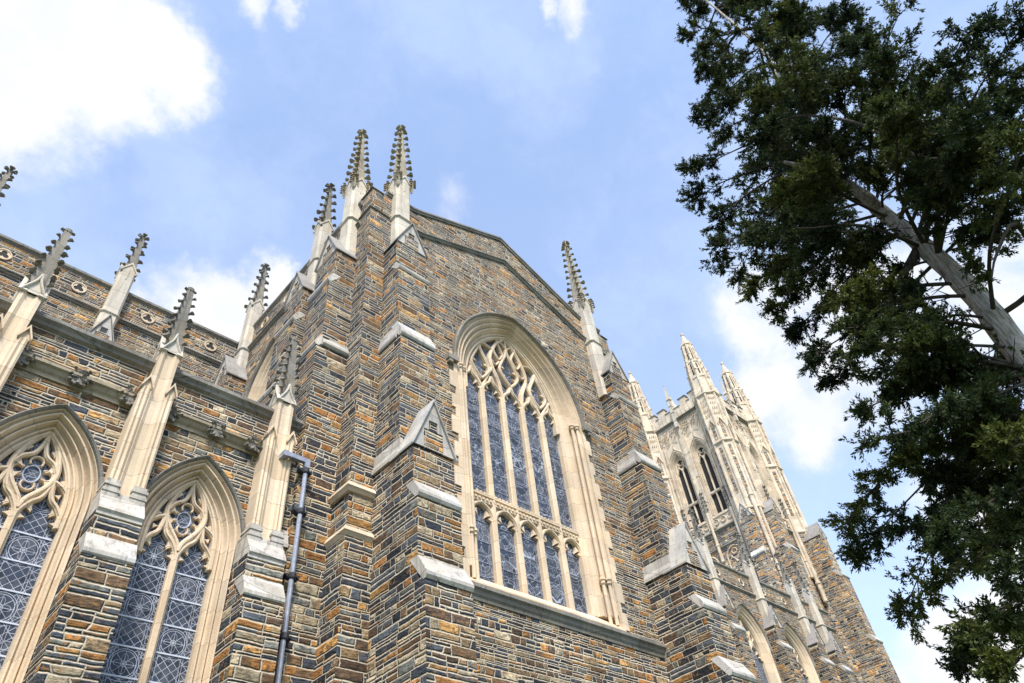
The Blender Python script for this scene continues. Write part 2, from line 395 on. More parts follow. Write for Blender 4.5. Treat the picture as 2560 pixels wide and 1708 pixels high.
def arch_mould(mb, F, a, h, zs, zb, prof, h_out, n=14, arc_only=False, rmax=None):
    """sweep a moulding profile [(r outwards, o)] round a pointed opening"""
    rmax = rmax or max(r for r, o in prof); cols = []
    for r, o in prof:
        hh = h + (h_out - h) * r / rmax; L = arch_loop(a + r, zs, hh, zb, n)
        if arc_only: L = L[1:-1]
        cols.append([F(u, o, z) for u, z in L])
    rings = [[cols[j][i] for j in range(len(prof))] for i in range(len(cols[0]))]
    mb.loft(rings, cap=True, closed=True)


def bez(pts, n=10):
    """catmull-rom through points"""
    P = [pts[0]] + list(pts) + [pts[-1]]; out = []
    for i in range(1, len(P) - 2):
        for k in range(n):
            t = k / n
            out.append(tuple(.5 * (2 * P[i][j] + (P[i + 1][j] - P[i - 1][j]) * t + (2 * P[i - 1][j] - 5 * P[i][j] + 4 * P[i + 1][j] - P[i + 2][j]) * t * t + (3 * P[i][j] - P[i - 1][j] - 3 * P[i + 1][j] + P[i + 2][j]) * t ** 3) for j in (0, 1)))
    out.append(tuple(pts[-1])); return out


_jit = [0]
def bar(mb, F, pts, w, o0, o1):
    """tracery bar with chamfered front along a polyline in (u,z)"""
    _jit[0] = (_jit[0] + 1) % 7; o0 = o0 + .0027 * _jit[0]; rings = []
    n = len(pts); closed = (abs(pts[0][0] - pts[-1][0]) + abs(pts[0][1] - pts[-1][1])) < 1e-5
    for i, (u, z) in enumerate(pts):
        a = pts[i - 1] if i else (pts[-2] if closed else pts[0]); b = pts[i + 1] if i < n - 1 else (pts[1] if closed else pts[-1])
        du, dz = b[0] - a[0], b[1] - a[1]; L = math.hypot(du, dz) or 1; nu, nz = -dz / L, du / L
        ring = []
        for q, o in ((-.5, o1), (-.5, o0 - .42 * w), (-.34, o0 - .30 * w), (-.16, o0), (.16, o0), (.34, o0 - .30 * w), (.5, o0 - .42 * w), (.5, o1)):
            ring.append(F(u + nu * q * w, o, z + nz * q * w))
        rings.append(ring)
    mb.loft(rings, cap=not closed)


def cusp(mb, F, p, d, ln, w, o0, o1):
    """pointed cusp from p towards d"""
    L = math.hypot(*d); d = (d[0] / L, d[1] / L); nrm = (-d[1], d[0])
    P = [(p[0] + nrm[0] * w, p[1] + nrm[1] * w), (p[0] + nrm[0] * w * .25 + d[0] * ln * .6, p[1] + nrm[1] * w * .25 + d[1] * ln * .6), (p[0] + d[0] * ln, p[1] + d[1] * ln),
         (p[0] - nrm[0] * w * .25 + d[0] * ln * .6, p[1] - nrm[1] * w * .25 + d[1] * ln * .6), (p[0] - nrm[0] * w, p[1] - nrm[1] * w)]
    _jit[0] = (_jit[0] + 1) % 7
    mb.prof_o(F, P, o0 + .0027 * _jit[0] - .012, o1)


def arc_pts(cu, cz, r, a0, a1, n=16):
    return [(cu + r * math.cos(R(a0 + (a1 - a0) * i / n)), cz + r * math.sin(R(a0 + (a1 - a0) * i / n))) for i in range(n + 1)]


def foiled_head(mb, F, uc, z_sp, half, z_tip, w, o0, o1, ogee=True):
    """head of one light: ogee arch with cusps"""
    for s in (-1, 1):
        H = z_tip - z_sp
        if ogee: pts = bez([(uc + s * half, z_sp), (uc + s * half * .93, z_sp + .22 * H), (uc + s * half * .62, z_sp + .48 * H), (uc + s * half * .22, z_sp + .68 * H), (uc, z_tip)], 6)
        else: pts = [(uc + s * u, z_sp + z) for u, z in half_arch(half, H, 10)]
        bar(mb, F, pts, w, o0, o1)
        cusp(mb, F, (uc + s * half * .93, z_sp + .16 * H), (-s * 1, -.15), half * .42, half * .2, o0 - .05, o1)
        cusp(mb, F, (uc + s * half * .62, z_sp + .47 * H), (-s * .55, -.8), half * .46, half * .22, o0 - .05, o1)


def glass_mesh(F, a, zs, h, zb, o, mat, parent, u_shift=0.0):
    L = arch_loop(a, zs, h, zb); me = bpy.data.meshes.new('glass')
    me.from_pydata([F(u, o, z) for u, z in L], [], [tuple(range(len(L)))])
    uv = me.uv_layers.new(name='uv')
    for lp in me.loops: u, z = L[lp.vertex_index]; uv.data[lp.index].uv = (u + u_shift, z)
    me.materials.append(mat); ob = bpy.data.objects.new('glass', me); col.objects.link(ob); ob.parent = parent
    return ob


def weathering(mb, F, w, o_up, z_up, o_lo, z_lo, lip=.07, back=.3, proud=.006, drop=.09):
    """sloping stone cap between two buttress stages"""
    P = [(o_up - back, z_up + .02), (o_up + .01, z_up + .02), (o_lo + lip, z_lo + .05), (o_lo + lip, z_lo - .02), (o_lo + lip * .35, z_lo - drop), (o_lo - back * .25, z_lo - drop)]
    h = w / 2 + proud
    mb.prof_u(F, P, -h, h)


def gablet(F, w, o0, o1, z_e, z_a, parent, inlay=True, slab=None):
    """little gable roof: front face with coping, inlaid rubble, slab roof"""
    mb = MB(); h = w / 2
    # rubble-filled core
    mb.prof_o(F, [(-h + .02, z_e - .01), (h - .02, z_e - .01), (0, z_a - .07)], o0, o1 - .022, 1)
    # front stones: toothed inner edge
    H = z_a - z_e
    for s in (-1, 1):
        mb.prof_o(F, [(s * h, z_e), (0, z_a), (0, z_a - .42 * H), (s * h * .22, z_a - .42 * H), (s * h * .22, z_a - .62 * H), (s * h * .48, z_a - .62 * H), (s * h * .48, z_e)], o1 - .06, o1 + .015 + .003 * (s > 0), 0)
    if inlay: mb.box(F, -h * .47, h * .47, o1 - .05, o1 + .004, z_e, z_e + .40 * H, 1)
    # slab roofs with overhang
    mb.build('gable_front', [M_PALE, M_ST], parent)
    rf = MB(); t = .045; ov = .05
    for s in (-1, 1):
        hx = h + ov; zx = z_e - ov * H / h * .6
        rf.prof_o(F, [(s * hx, zx), (0, z_a + .0 + .004 * s), (0, z_a + t * 1.8 + .004 * s), (s * (hx + .01), zx + t * 1.1)], o0 - .02, o1 + .075)
    rf.build('gable_roof', slab or M_ROOF, parent)


def pinnacle(cx, cy, half, z0, z_str, z_gab, z_tip, tiers, parent, mats, mini=True, croc=.085, name='pinnacle'):
    """square shaft with string, four gablets, crocketed spire and finial"""
    F = south(cx, cy); m_sh, m_sp = mats; mb = MB(); c = half * .28
    def ring(hw, z): 
        k = c * hw / half
        return [F(u * hw, o * hw, z) if 0 else F(x, y, z) for x, y in ((-hw + k, -hw), (hw - k, -hw), (hw, -hw + k), (hw, hw - k), (hw - k, hw), (-hw + k, hw), (-hw, hw - k), (-hw, -hw + k))]
    mb.loft([ring(half * 1.03, z0), ring(half * 1.03, z_str - .06)]); mb.loft([ring(half, z_str), ring(half * .97, z_gab + .02)])
    mb.loft([ring(half * 1.03, z_str - .08), ring(half * 1.22, z_str - .035), ring(half * 1.22, z_str - .0), ring(half * 1.0, z_str + .05)])
    gh = half * 1.9
    for k, (du, do) in enumerate(((0, 1), (0, -1), (1, 0), (-1, 0))):
        Fk = Fr(cx, cy, *((1, 0, 0, -1) if k == 0 else (-1, 0, 0, 1) if k == 1 else (0, 1, 1, 0) if k == 2 else (0, -1, -1, 0)))
        for s in (-1, 1):
            mb.prof_o(Fk, [(s * half * 1.02, z_gab - .02), (s * half * 1.02, z_gab + .08), (0, z_gab + gh + .03), (0, z_gab + gh - .1)], half * .80, half * 1.10 + .003 * s)
        mb.prof_o(Fk, [(-half * .95, z_gab - .02), (half * .95, z_gab - .02), (0, z_gab + gh - .05)], half * .5, half * .98)
        mb.box(Fk, -half * .06, half * .06, half * .9, half * 1.03, z_gab - half * 1.4, z_gab + gh * .3)
    ob = mb.build(name, m_sh, parent)
    sp = MB(); b = half * .80; zb = z_gab + .02; H = z_tip - zb
    tip = .065 if H > 3 else .06
    sp.loft([[F(x * w, y * w, z) for x, y in ((-1, -1), (1, -1), (1, 1), (-1, 1))] for w, z in ((b, zb), (b * .58, zb + H * .45), (tip, zb + H * .93))])
    for i in range(tiers):
        f = .10 + .78 * i / max(1, tiers - 1); w = b + (b * .58 - b) * min(1, f / .45) if f < .45 else b * .58 + (tip - b * .58) * (f - .45) / .48
        z = zb + H * f; cs = croc * (1.0 - .22 * f)
        for x, y in ((-1, -1), (1, -1), (1, 1), (-1, 1)):
            p = F(x * w, y * w, z); sp.knob(p, (x, -y, 0), cs * random.uniform(.85, 1.15), .30)
    so = sp.build('spire', m_sp, ob, smooth=False)
    fn = MB(); zt = z_tip - H * .07
    fn.tube([F(0, 0, zt - .02), F(0, 0, z_tip - .03)], [tip * 1.1, tip * .9], 6)
    fn.knob(F(0, 0, z_tip - .07), (0, 0, 1), croc * .8)
    for zz, sc in ((zt + .02, .95), (z_tip - croc * 1.1, .8)):
        for x, y in ((-1, 0), (1, 0), (0, 1), (0, -1)): fn.knob(F(x * tip * .6, y * tip * .6, zz), (x, -y, 0), croc * sc, .5)
    fn.build('finial', m_sp, ob)
    if mini:
        mn = MB()
        for x, y in ((-1, -1), (1, -1), (1, 1), (-1, 1)):
            q = half * 1.0; zz = z_gab - .02; w = half * .17
            mn.loft([[F(x * q + a * ww, y * q + c2 * ww, z) for a, c2 in ((-1, -1), (1, -1), (1, 1), (-1, 1))] for ww, z in ((w * .4, zz - half * .9), (w, zz - half * .35), (w, zz + half * .5), (w * .15, zz + half * 2.3))])
            for i in range(4):
                for a, c2 in ((-1, -1), (1, -1), (1, 1), (-1, 1)):
                    mn.knob(F(x * q + a * w * .8, y * q + c2 * w * .8, zz + half * (.3 + .45 * i)), (a, -c2, 0), croc * .5, .3, 5)
        mn.build('corner_pinnacle', m_sp, ob)
    return ob


def string_course(mb, F, u0, u1, z, d=.12, h=.2, o=0.0):
    mb.prof_u(F, [(o - .02, z + h), (o + d * .35, z + h * .95), (o + d, z + h * .45), (o + d, z + h * .25), (o + d * .55, z + h * .15), (o + d * .3, z - h * .15), (o - .02, z - h * .15)], u0, u1)


# ================================================================== GROUND
g = MB(); g.add([(-400, -400, 0), (400, -400, 0), (400, 400, 0), (-400, 400, 0)], [(0, 1, 2, 3)])
M_GR = plain('grass', (.06, .085, .03), .9, 0, .5, 2.0)
go = g.build('ground', M_GR, recalc=False); go['kind'] = 'structure'; go['label'] = 'green lawn around the chapel'

# ================================================================== CHAPEL
chapel = thing('gothic_chapel', (13.6, 12, 0), 'large gothic stone church with dark and orange rubble walls, cream tracery windows and crocketed pinnacles', 'church')
XC = 13.6; XL, XR = 7.27, 19.93
FS = south(XC, 12.0)                       # transept front

# ---- transept front wall, with arched opening
TA, TH, TZ, TZB = 2.16, 3.15, 17.2, 10.25
open_loop = arch_loop(TA + .75, TZ, TH + .55 * .75 / .78, 9.83, 16)
par = [(XL - XC + .5, 0), (XR - XC - .5, 0), (XR - XC - .5, 23.8), (4.75, 23.95), (4.3, 24.0), (0, 25.95), (-4.3, 24.0), (-4.75, 23.95), (XL - XC + .5, 23.8)]
w = MB(); w.poly_holes(FS, par, [open_loop], 0, .9)
w.build('transept_wall', M_ST, chapel, label='gable wall of the transept facing the lawn')
w = MB(); WS = west(XL, 12.0)
swa = arch_loop(1.28 + .57, 18.1, 2.15 + .57 * .57 / .62, 12, 14)
sw_loop = [(u - 5.5, z) for u, z in swa]
w.poly_holes(WS, [(-9.6, 0), (-.9, 0), (-.9, 23.5), (-9.6, 23.5)], [sw_loop], 0, .8)
w.build('transept_side_wall', M_ST, chapel)
w = MB(); w.box(south(0, 12), XR - .8, XR, -9.6, -.9, 0, 23.5); w.build('transept_far_wall', M_ST, chapel)
# coping of the gable and side parapets
cp = MB(); k = .14
up = [(XL - XC + .6, 23.92), (-4.55, 23.95), (-4.2, 24.08), (0, 25.98), (4.2, 24.08), (4.55, 23.95), (XR - XC - .6, 23.92)]
cp.loft([[FS(u, o, z + dz) for o, dz in ((-.95, -.09), (.05, -.09), (.06, -.02), (.10, .01), (.10, .09), (.04, .12), (-.95, .12))] for u, z in up])
cp.build('gable_coping', M_GREY, chapel)
sc = MB()
us = [(-5.0, 22.62), (-4.5, 22.62), (-4.1, 22.72), (0, 24.44), (4.1, 22.72), (4.5, 22.62), (5.0, 22.62)]
sc.loft([[FS(u, o, z + dz) for o, dz in ((-.02, -.08), (.035, -.08), (.07, -.03), (.075, .01), (.13, .04), (.13, .08), (.05, .13), (-.02, .14))] for u, z in us])
sc.build('gable_string_course', M_GREY, chapel)
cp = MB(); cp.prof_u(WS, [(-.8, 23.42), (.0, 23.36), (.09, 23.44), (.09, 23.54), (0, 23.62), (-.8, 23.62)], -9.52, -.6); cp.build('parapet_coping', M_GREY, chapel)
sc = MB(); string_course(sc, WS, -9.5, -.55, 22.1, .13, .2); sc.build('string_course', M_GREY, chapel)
# sill string under the great window
sc = MB(); sc.prof_u(FS, [(-.02, 9.80), (.055, 9.79), (.17, 9.70), (.17, 9.63), (.11, 9.58), (.085, 9.50), (.04, 9.44), (.03, 9.37), (-.02, 9.36)], -4.62, 4.6)
sc.build('sill_string_course', M_GREY, chapel)


def window_parts(F, a, h, zs, zb, prof, h_out, hood, gl_mat, gl_o, parent, spacing, n=16, name='window', glass_shift=0.0):
    mb = MB(); arch_mould(mb, F, a, h, zs, zb, prof, h_out, n)
    win = mb.build(name, M_LS, parent)
    if hood:
        hm = MB(); arch_mould(hm, F, a, h, zs, zs, hood, h_out, n, True, max(r for r, o in prof))
        hm.build('hood_mould', M_GREY, win)
    glass_mesh(F, a + .02, zs, h + .02, zb, gl_o, gl_mat, win, glass_shift)
    return win


# ---- great transept window
prof = [(.78, .03), (.73, .035), (.70, -.04), (.67, -.05), (.64, .01), (.60, .015), (.56, -.06), (.51, -.15), (.47, -.09), (.42, -.08), (.38, -.17), (.33, -.27), (.29, -.20), (.24, -.19), (.20, -.28), (.13, -.39), (.08, -.34), (.04, -.36), (0, -.44), (0, -.64), (.78, -.64)]
hood = [(.88, -.02), (.88, .12), (.84, .16), (.80, .15), (.76, .07), (.74, -.02)]
great = window_parts(FS, TA, TH, TZ, TZB, prof, 3.70, hood, M_GLT, -.60, chapel, .91, glass_shift=.455, name='window')
great['label'] = 'great five-light window in the transept gable'
tr = MB(); O0, O1 = -.44, -.64; sp = .91
mu = MB()
for i in range(-2, 3):
    if i < 2:
        u = (i + .5) * sp; top = 17.25 if abs(i + .5) > 1 else 17.35
        bar(mu, FS, [(u, TZB - .02), (u, top)], .19, O0 + .03, O1 - .03)
mu.build('mullion', M_LS, great)
for i in range(-2, 3):
    uc = i * sp
    foiled_head(tr, FS, uc, 17.05, .455, 17.92, .12, O0, O1)
    lt = MB(); foiled_head(lt, FS, uc, 12.15, .42, 12.66, .11, O0, O1, False); lt.build('light_head', M_LS, great)
def dagger(mb, F, uc, z0, z1, wd, w, o0, o1):
    H = z1 - z0
    for s in (-1, 1):
        bar(mb, F, bez([(uc, z0), (uc + s * wd * .62, z0 + .17 * H), (uc + s * wd, z0 + .36 * H), (uc + s * wd * .62, z0 + .60 * H), (uc + s * wd * .2, z0 + .80 * H), (uc, z1)], 6), w, o0, o1)
        cusp(mb, F, (uc + s * wd * .86, z0 + .24 * H), (-s, .25), wd * .5, wd * .24, o0 - .05, o1)
        cusp(mb, F, (uc + s * wd * .86, z0 + .47 * H), (-s, -.35), wd * .5, wd * .24, o0 - .05, o1)
        cusp(mb, F, (uc + s * wd * .4, z0 + .70 * H), (-s, -.1), wd * .2, wd * .14, o0 - .05, o1)
dagger(tr, FS, -1.5 * sp, 17.62, 19.32, .40, .105, O0 + .01, O1)
dagger(tr, FS, 1.5 * sp, 17.62, 19.32, .40, .105, O0 + .01, O1)
dagger(tr, FS, 0, 17.92, 19.75, .44, .105, O0 + .01, O1)
dagger(tr, FS, -.43, 19.0, 20.0, .22, .08, O0, O1); dagger(tr, FS, .43, 19.0, 20.0, .22, .08, O0, O1)
for s in (-1, 1):
    bar(tr, FS, bez([(s * .455, 17.3), (s * .56, 17.9), (s * .80, 18.5), (s * .83, 19.0), (s * .52, 19.7), (s * .05, 20.28)], 7), .13, O0 + .02, O1)
    bar(tr, FS, bez([(s * 1.365, 17.25), (s * 1.15, 17.7), (s * .82, 18.4)], 6), .10, O0, O1)
    bar(tr, FS, bez([(s * 1.365, 17.25), (s * 1.6, 17.65), (s * 1.95, 18.2), (s * 1.93, 18.6)], 6), .10, O0, O1)
    bar(tr, FS, bez([(s * 1.365, 19.3), (s * 1.1, 19.45), (s * .75, 19.35)], 5), .08, O0, O1)
    bar(tr, FS, bez([(s * 1.365, 19.3), (s * 1.5, 19.4)], 4), .08, O0, O1)
    bar(tr, FS, bez([(s * .44, 18.9), (s * .62, 18.65), (s * .80, 18.8)], 4), .07, O0, O1)
    bar(tr, FS, bez([(0, 19.75), (s * .2, 19.95), (s * .3, 20.05)], 4), .07, O0, O1)
    cusp(tr, FS, (s * .7, 19.3), (-s, .6), .15, .08, O0 - .05, O1); cusp(tr, FS, (s * 1.85, 18.0), (-s, .2), .16, .09, O0 - .05, O1)
bar(tr, FS, [(0, 19.7), (0, 20.3)], .08, O0, O1)
bar(tr, FS, [p for p in arch_loop(TA - .05, TZ, TH - .06, TZ - .4, 16)], .13, O0 + .05, O1)
tr.build('tracery', M_LS, great)
tm = MB(); tm.box(FS, -TA, TA, -.64, -.43, 12.66, 12.72); tm.box(FS, -TA, TA, -.64, -.46, 12.72, 12.86); tm.box(FS, -TA, TA, -.64, -.40, 12.86, 12.91)
for i in range(30):
    u = -TA + .05 + i * (2 * TA - .06) / 30
    tm.box(FS, u, u + .085, -.47, -.395, 12.725, 12.79); tm.box(FS, u + .07, u + .155, -.47, -.395, 12.915, 12.98)
for i in range(-2, 3):
    for s in (-1, 1): tm.prof_o(FS, [(i * sp + s * .455, 12.1), (i * sp + s * .455, 12.66), (i * sp + s * .02, 12.66), (i * sp + s * .2, 12.58), (i * sp + s * .36, 12.40)], -.62, -.50)
tm.build('transom', M_LS, great)
si = MB(); si.prof_u(FS, [(-.64, TZB + .05), (-.5, TZB + .03), (-.40, TZB), (.0, 9.90), (.05, 9.85), (.05, 9.805), (-.64, 9.805)], -TA - .78, TA + .78); si.build('sill', M_LS, great)
z = 9.86; i = 0; qbs = {-1: MB(), 1: MB()}
while z < 17.0:
    hh = (.52, .30, .62, .34)[i % 4]; e = (.97, .85, 1.02, .80)[(i * 3) % 4]
    for s in (-1, 1): qbs[s].box(FS, s * (TA + .70), s * (TA + e), -.3, .032 + .002 * (i % 2), z + .004, z + hh - .004)
    z += hh; i += 1
for s in (-1, 1): qbs[s].build('jamb_quoin', M_LS, great)
for s in (-1, 1):
    for uu, oo in ((TA + .52, -.02), (TA + .34, -.10)):
        sh = MB(); sh.tube([FS(s * uu, oo, 9.95), FS(s * uu, oo, 17.15)], .055, 8)
        for zz in (11.15, 16.95):
            sh.tube([FS(s * uu, oo, zz), FS(s * uu, oo, zz + .05), FS(s * uu, oo, zz + .08), FS(s * uu, oo, zz + .14), FS(s * uu, oo, zz + .16), FS(s * uu, oo, zz + .22)], [.06, .10, .07, .075, .105, .10], 8)
        sh.build('jamb_shaft', M_LS, great)
for s in (-1, 1): ls = MB(); ls.box(FS, s * (TA + .72), s * (TA + 1.13), -.05, .17, 17.02, 17.2); ls.box(FS, s * (TA + .95), s * (TA + 1.1), .0, .15, 16.9, 17.02); ls.build('label_stop', M_GREY, great)
for zz in [10.25 + .62 * k for k in range(1, 13)]:
    if abs(zz - 12.75) > .25: gb = MB(); gb.box(FS, -TA, TA, -.60, -.585, zz, zz + .016); gb.build('glazing_bar', M_PIPE, great)

# ---- side window of the transept, seen steeply
FW = west(XL, 17.5)
sprof = [(.62, .03), (.55, .03), (.48, -.04), (.42, .0), (.36, -.08), (.30, -.08), (.24, -.16), (.16, -.16), (.1, -.26), (0, -.34), (0, -.6), (.62, -.6)]
shood = [(.72, -.02), (.72, .12), (.68, .15), (.62, .10), (.60, -.02)]
sw = window_parts(FW, 1.28, 2.15, 18.1, 12.2, sprof, 2.72, shood, M_GLA, -.52, chapel, .74)
tr = MB(); mu = MB(); bar(mu, FW, [(0, 12.2), (0, 18.1)], .15, -.36, -.56); mu.build('mullion', M_LS, sw)
for uc in (-.64, .64): foiled_head(tr, FW, uc, 17.6, .62, 18.9, .11, -.36, -.56)
dagger(tr, FW, 0, 18.2, 20.1, .45, .10, -.35, -.56); dagger(tr, FW, -.72, 18.8, 19.6, .22, .08, -.35, -.56); dagger(tr, FW, .72, 18.8, 19.6, .22, .08, -.35, -.56)
tr.build('tracery', M_LS, sw)

# ---- quatrefoil / trefoil roundels of the parapets
def roundel(F, u, z, parent, r=.24):
    mb = MB()
    rings = []
    for rr, o in ((r * 1.0, -.02), (r * 1.0, .045), (r * .86, .05), (r * .74, -.01), (r * .74, -.08)):
        rings.append([F(u + rr * math.cos(2 * math.pi * k / 24), o, z + rr * math.sin(2 * math.pi * k / 24)) for k in range(24)])
    mb.loft(rings, cap=False)
    ob = mb.build('roundel', M_LS, parent)
    fo = MB(); lob = []
    # plate with trefoil opening
    outer = [(u + r * .8 * math.cos(2 * math.pi * k / 24), z + r * .8 * math.sin(2 * math.pi * k / 24)) for k in range(24)]
    inner = []
    for k in range(36):
        th = 2 * math.pi * k / 36; q = r * (.36 + .36 * abs(math.cos(1.5 * (th - math.pi / 2))))
        inner.append((u + q * math.cos(th), z + q * math.sin(th)))
    fo.poly_holes(F, outer, [inner], .022, .05); fo.build('foil_plate', M_LS, ob)
    bk = MB(); bk.add([F(p[0], .006, p[1]) for p in outer], [tuple(range(24))]); bk.build('opening', M_VOID, ob, recalc=False)  # black disc paints the shade behind the trefoil; nothing is cut through
    return ob


# ---- buttresses
def buttress(F, w, stages, gab, parent, weath=True, name='buttress', z0=0.0):
    """stages: list from the bottom (z_top, depth); gab: (z_eave, z_apex)"""
    mb = MB(); z = z0
    for i, (zt, d) in enumerate(stages):
        mb.box(F, -w / 2 + .001 * (i % 2), w / 2 - .001 * (i % 2), -.2, d, z - (.02 if i else 0), zt); z = zt
    ob = mb.build(name, M_BUT, parent)
    for (zt, d), (zt2, d2) in zip(stages[:-1], stages[1:]):
        if d - d2 > .02:
            wm = MB(); wh = .13 + 1.5 * (d - d2); weathering(wm, F, w, d2, zt + wh, d, zt, .06, .26); wm.build('weathering', M_PALE, ob)
    if len(stages) == 3 and stages[0][0] > 15:
        z_ = stages[0][0]; h_ = w / 2
        for s in (-1, 1):
            sw_ = MB(); sw_.prof_o(F, [(s * (h_ - .1), z_ - .06), (s * (h_ + .04), z_ - .04), (s * (h_ + .09), z_ + .02), (s * (h_ + .09), z_ + .09), (s * (h_ + .006), z_ + .26), (s * (h_ + .006), z_ + .33), (s * (h_ - .1), z_ + .33)], .0, stages[1][1] - .02); sw_.build('weathering', M_PALE, ob)
    if gab: gablet(F, w, -.15, stages[-1][1], gab[0], gab[1], ob)
    return ob


ST_FRONT = [(8.35, 1.95), (10.33, 1.72), (11.72, 1.57)]
def front_buttress(uc):
    F = FS.at(uc); ob = buttress(F, 1.19, [(8.35, 1.95), (10.33, 1.72), (11.66, 1.57)], None, chapel)
    up = MB(); wdt = 1.16
    up.box(F, -wdt / 2, wdt / 2, -.2, 1.0, 11.6, 15.80); up.box(F, -wdt / 2 + .001, wdt / 2 - .001, -.2, .83, 15.78, 18.92); up.box(F, -wdt / 2, wdt / 2, -.2, .70, 18.9, 20.40)
    up.build('upper_stage', M_BUT, ob)
    wm = MB(); weathering(wm, F, wdt, .83, 16.42, 1.0, 15.88, .06, .28, drop=.08); wm.build('weathering', M_PALE, ob)
    wm = MB(); weathering(wm, F, wdt, .70, 19.22, .83, 18.95, .05, .26)
    for s in (-1, 1):
        sw_ = MB(); sw_.prof_o(F, [(s * .5, 15.78), (s * (wdt / 2 + .04), 15.80), (s * (wdt / 2 + .06), 15.86), (s * (wdt / 2 + .06), 15.93), (s * (wdt / 2 + .004), 16.16), (s * (wdt / 2 + .004), 16.3), (s * .5, 16.3)], .0, .82); sw_.build('weathering', M_PALE, ob)
    # eaves course of the big gablet, running back along both sides
    wm.build('weathering', M_PALE, ob)
    for s in (-1, 1):
        wm = MB(); wm.prof_o(F, [(s * .50, 11.70), (s * .645, 11.70), (s * .645, 11.80), (s * .592, 11.95), (s * .588, 12.22), (s * .50, 12.22)], -.02, 1.05); wm.build('weathering', M_PALE, ob)
    gablet(F, 1.19, .75, 1.57, 11.74, 13.22, ob, True, M_SLAB)
    gablet(F, 1.16, -.15, .70, 20.42, 21.75, ob)
    return ob
bl = front_buttress(8.46 - XC); br = front_buttress(18.75 - XC)
# side buttresses of the transept (facing left)
for yc in (13.23, 15.22, 20.4):
    F = west(XL, yc)
    sb = buttress(F, 1.16, [(15.86, .98), (18.68, .85), (20.24, .73)], (20.26, 21.5), chapel)
# corner piers
def pier(x0, x1, y0, y1):
    mb = MB(); F = south(0, 0)
    e = .0
    mb.box(F, x0, x1, -y1, -y0, 0, 10.1); mb.box(F, x0 + .05, x1 - .05, -y1, -y0 - .05, 10.1, 11.25); mb.box(F, x0 + .085, x1 - .085, -y1, -y0 - .085, 11.2, 22.55)
    mb.box(F, x0 + .15, x1 - .15, -y1, -y0 - .15, 22.5, 23.85)
    ob = mb.build('corner_pier', M_BUT, chapel)
    c = MB()
    def capstone(a, z, h, mbb=None):
        (mbb or c).hexa([F(x0 + a, -y1, z), F(x1 - a, -y1, z), F(x1 - a, -y0 - a, z), F(x0 + a, -y0 - a, z)], [F(x0 + a + .06, -y1, z + h), F(x1 - a - .06, -y1, z + h), F(x1 - a - .06, -y0 - a - .06, z + h), F(x0 + a + .06, -y0 - a - .06, z + h)])
    capstone(.03, 22.5, .12); c.build('cap', M_GREY, ob); c = MB(); capstone(.10, 23.83, .12, c); c.build('cap', M_GREY, ob)
    for z in (11.12, 9.98):
        s = MB(); capstone(-.07, z, .13, s); 
        s.hexa([F(x0 + .0, -y1, z - .1), F(x1, -y1, z - .1), F(x1, -y0, z - .1), F(x0, -y0, z - .1)], [F(x0 - .06, -y1, z), F(x1 + .06, -y1, z), F(x1 + .06, -y0 + .06, z), F(x0 - .06, -y0 + .06, z)])
        s.build('string_course', M_LS, ob)
    return ob
pier(XL - .10, XL + 1.3, 11.9, 12.9); pier(XR - 1.3, XR + .10, 11.9, 12.9)
# pinnacles of the transept
PT = (M_PIN, M_RUST)
p1 = pinnacle(8.42, 11.97, .31, 20.3, 22.45, 24.65, 29.5, 9, chapel, PT, croc=.17)
p2 = pinnacle(7.24, 13.05, .31, 20.3, 22.5, 24.65, 29.3, 9, chapel, PT, croc=.17)
p3 = pinnacle(18.40, 11.95, .31, 19.4, 22.40, 24.75, 29.8, 10, chapel, PT, croc=.17)
pinnacle(7.22, 15.2, .27, 20.3, 22.45, 24.5, 27.8, 6, chapel, (M_PIN, M_DARK), False, croc=.165)
pinnacle(7.22, 20.45, .27, 18, 22.1, 24.6, 27.7, 6, chapel, (M_PIN, M_DARK), False, croc=.165)
for y in (19.2, 17.5): roundel(west(XL, y), 0, 22.85, chapel)
# transept roof
r = MB(); r.hexa([(XL + .7, 12.8, 23.0), (XR - .7, 12.8, 23.0), (XR - .7, 28, 23.0), (XL + .7, 28, 23.0)], [(XC - .2, 12.8, 25.2), (XC + .2, 12.8, 25.2), (XC + .2, 28, 25.2), (XC - .2, 28, 25.2)])
r.build('roof', M_LEAD, chapel)

# ================================================================== CHOIR AND NAVE CLERESTORY
YC = 21.5
FN = south(0, YC)
w = MB(); w.box(FN, -14, XL + .3, -.9, 0, 0, 23.4); w.build('choir_wall', M_ST, chapel)
NW = [42.75, 48.3]
holes = [[(u + c, z) for u, z in arch_loop(1.25 + .57, 18.2, 2.0 + .62 * .57 / .62, 11, 14)] for c in NW]
w = MB(); w.poly_holes(FN, [(XR - .3, 0), (56.4, 0), (56.4, 23.4), (XR - .3, 23.4)], holes, 0, .9); w.build('nave_wall', M_ST, chapel)
for nm, u0, u1 in (('choir', -14, XL + .02), ('nave', XR, 56.4)):
    cp = MB(); cp.prof_u(FN, [(-.9, 23.38), (.0, 23.32), (.10, 23.40), (.10, 23.50), (0, 23.6), (-.9, 23.6)], u0, u1); cp.build('parapet_coping', M_GREY, chapel)
    sc = MB(); string_course(sc, FN, u0, u1, 21.98, .13, .2); sc.build('string_course', M_GREY, chapel)
for x in (-1.25, 1.2, 3.68, 6.17): roundel(FN, x, 22.72, chapel, .25)
for x in (41.15, 43.95, 46.7, 49.4, 52.1): roundel(FN, x, 22.72, chapel, .27)
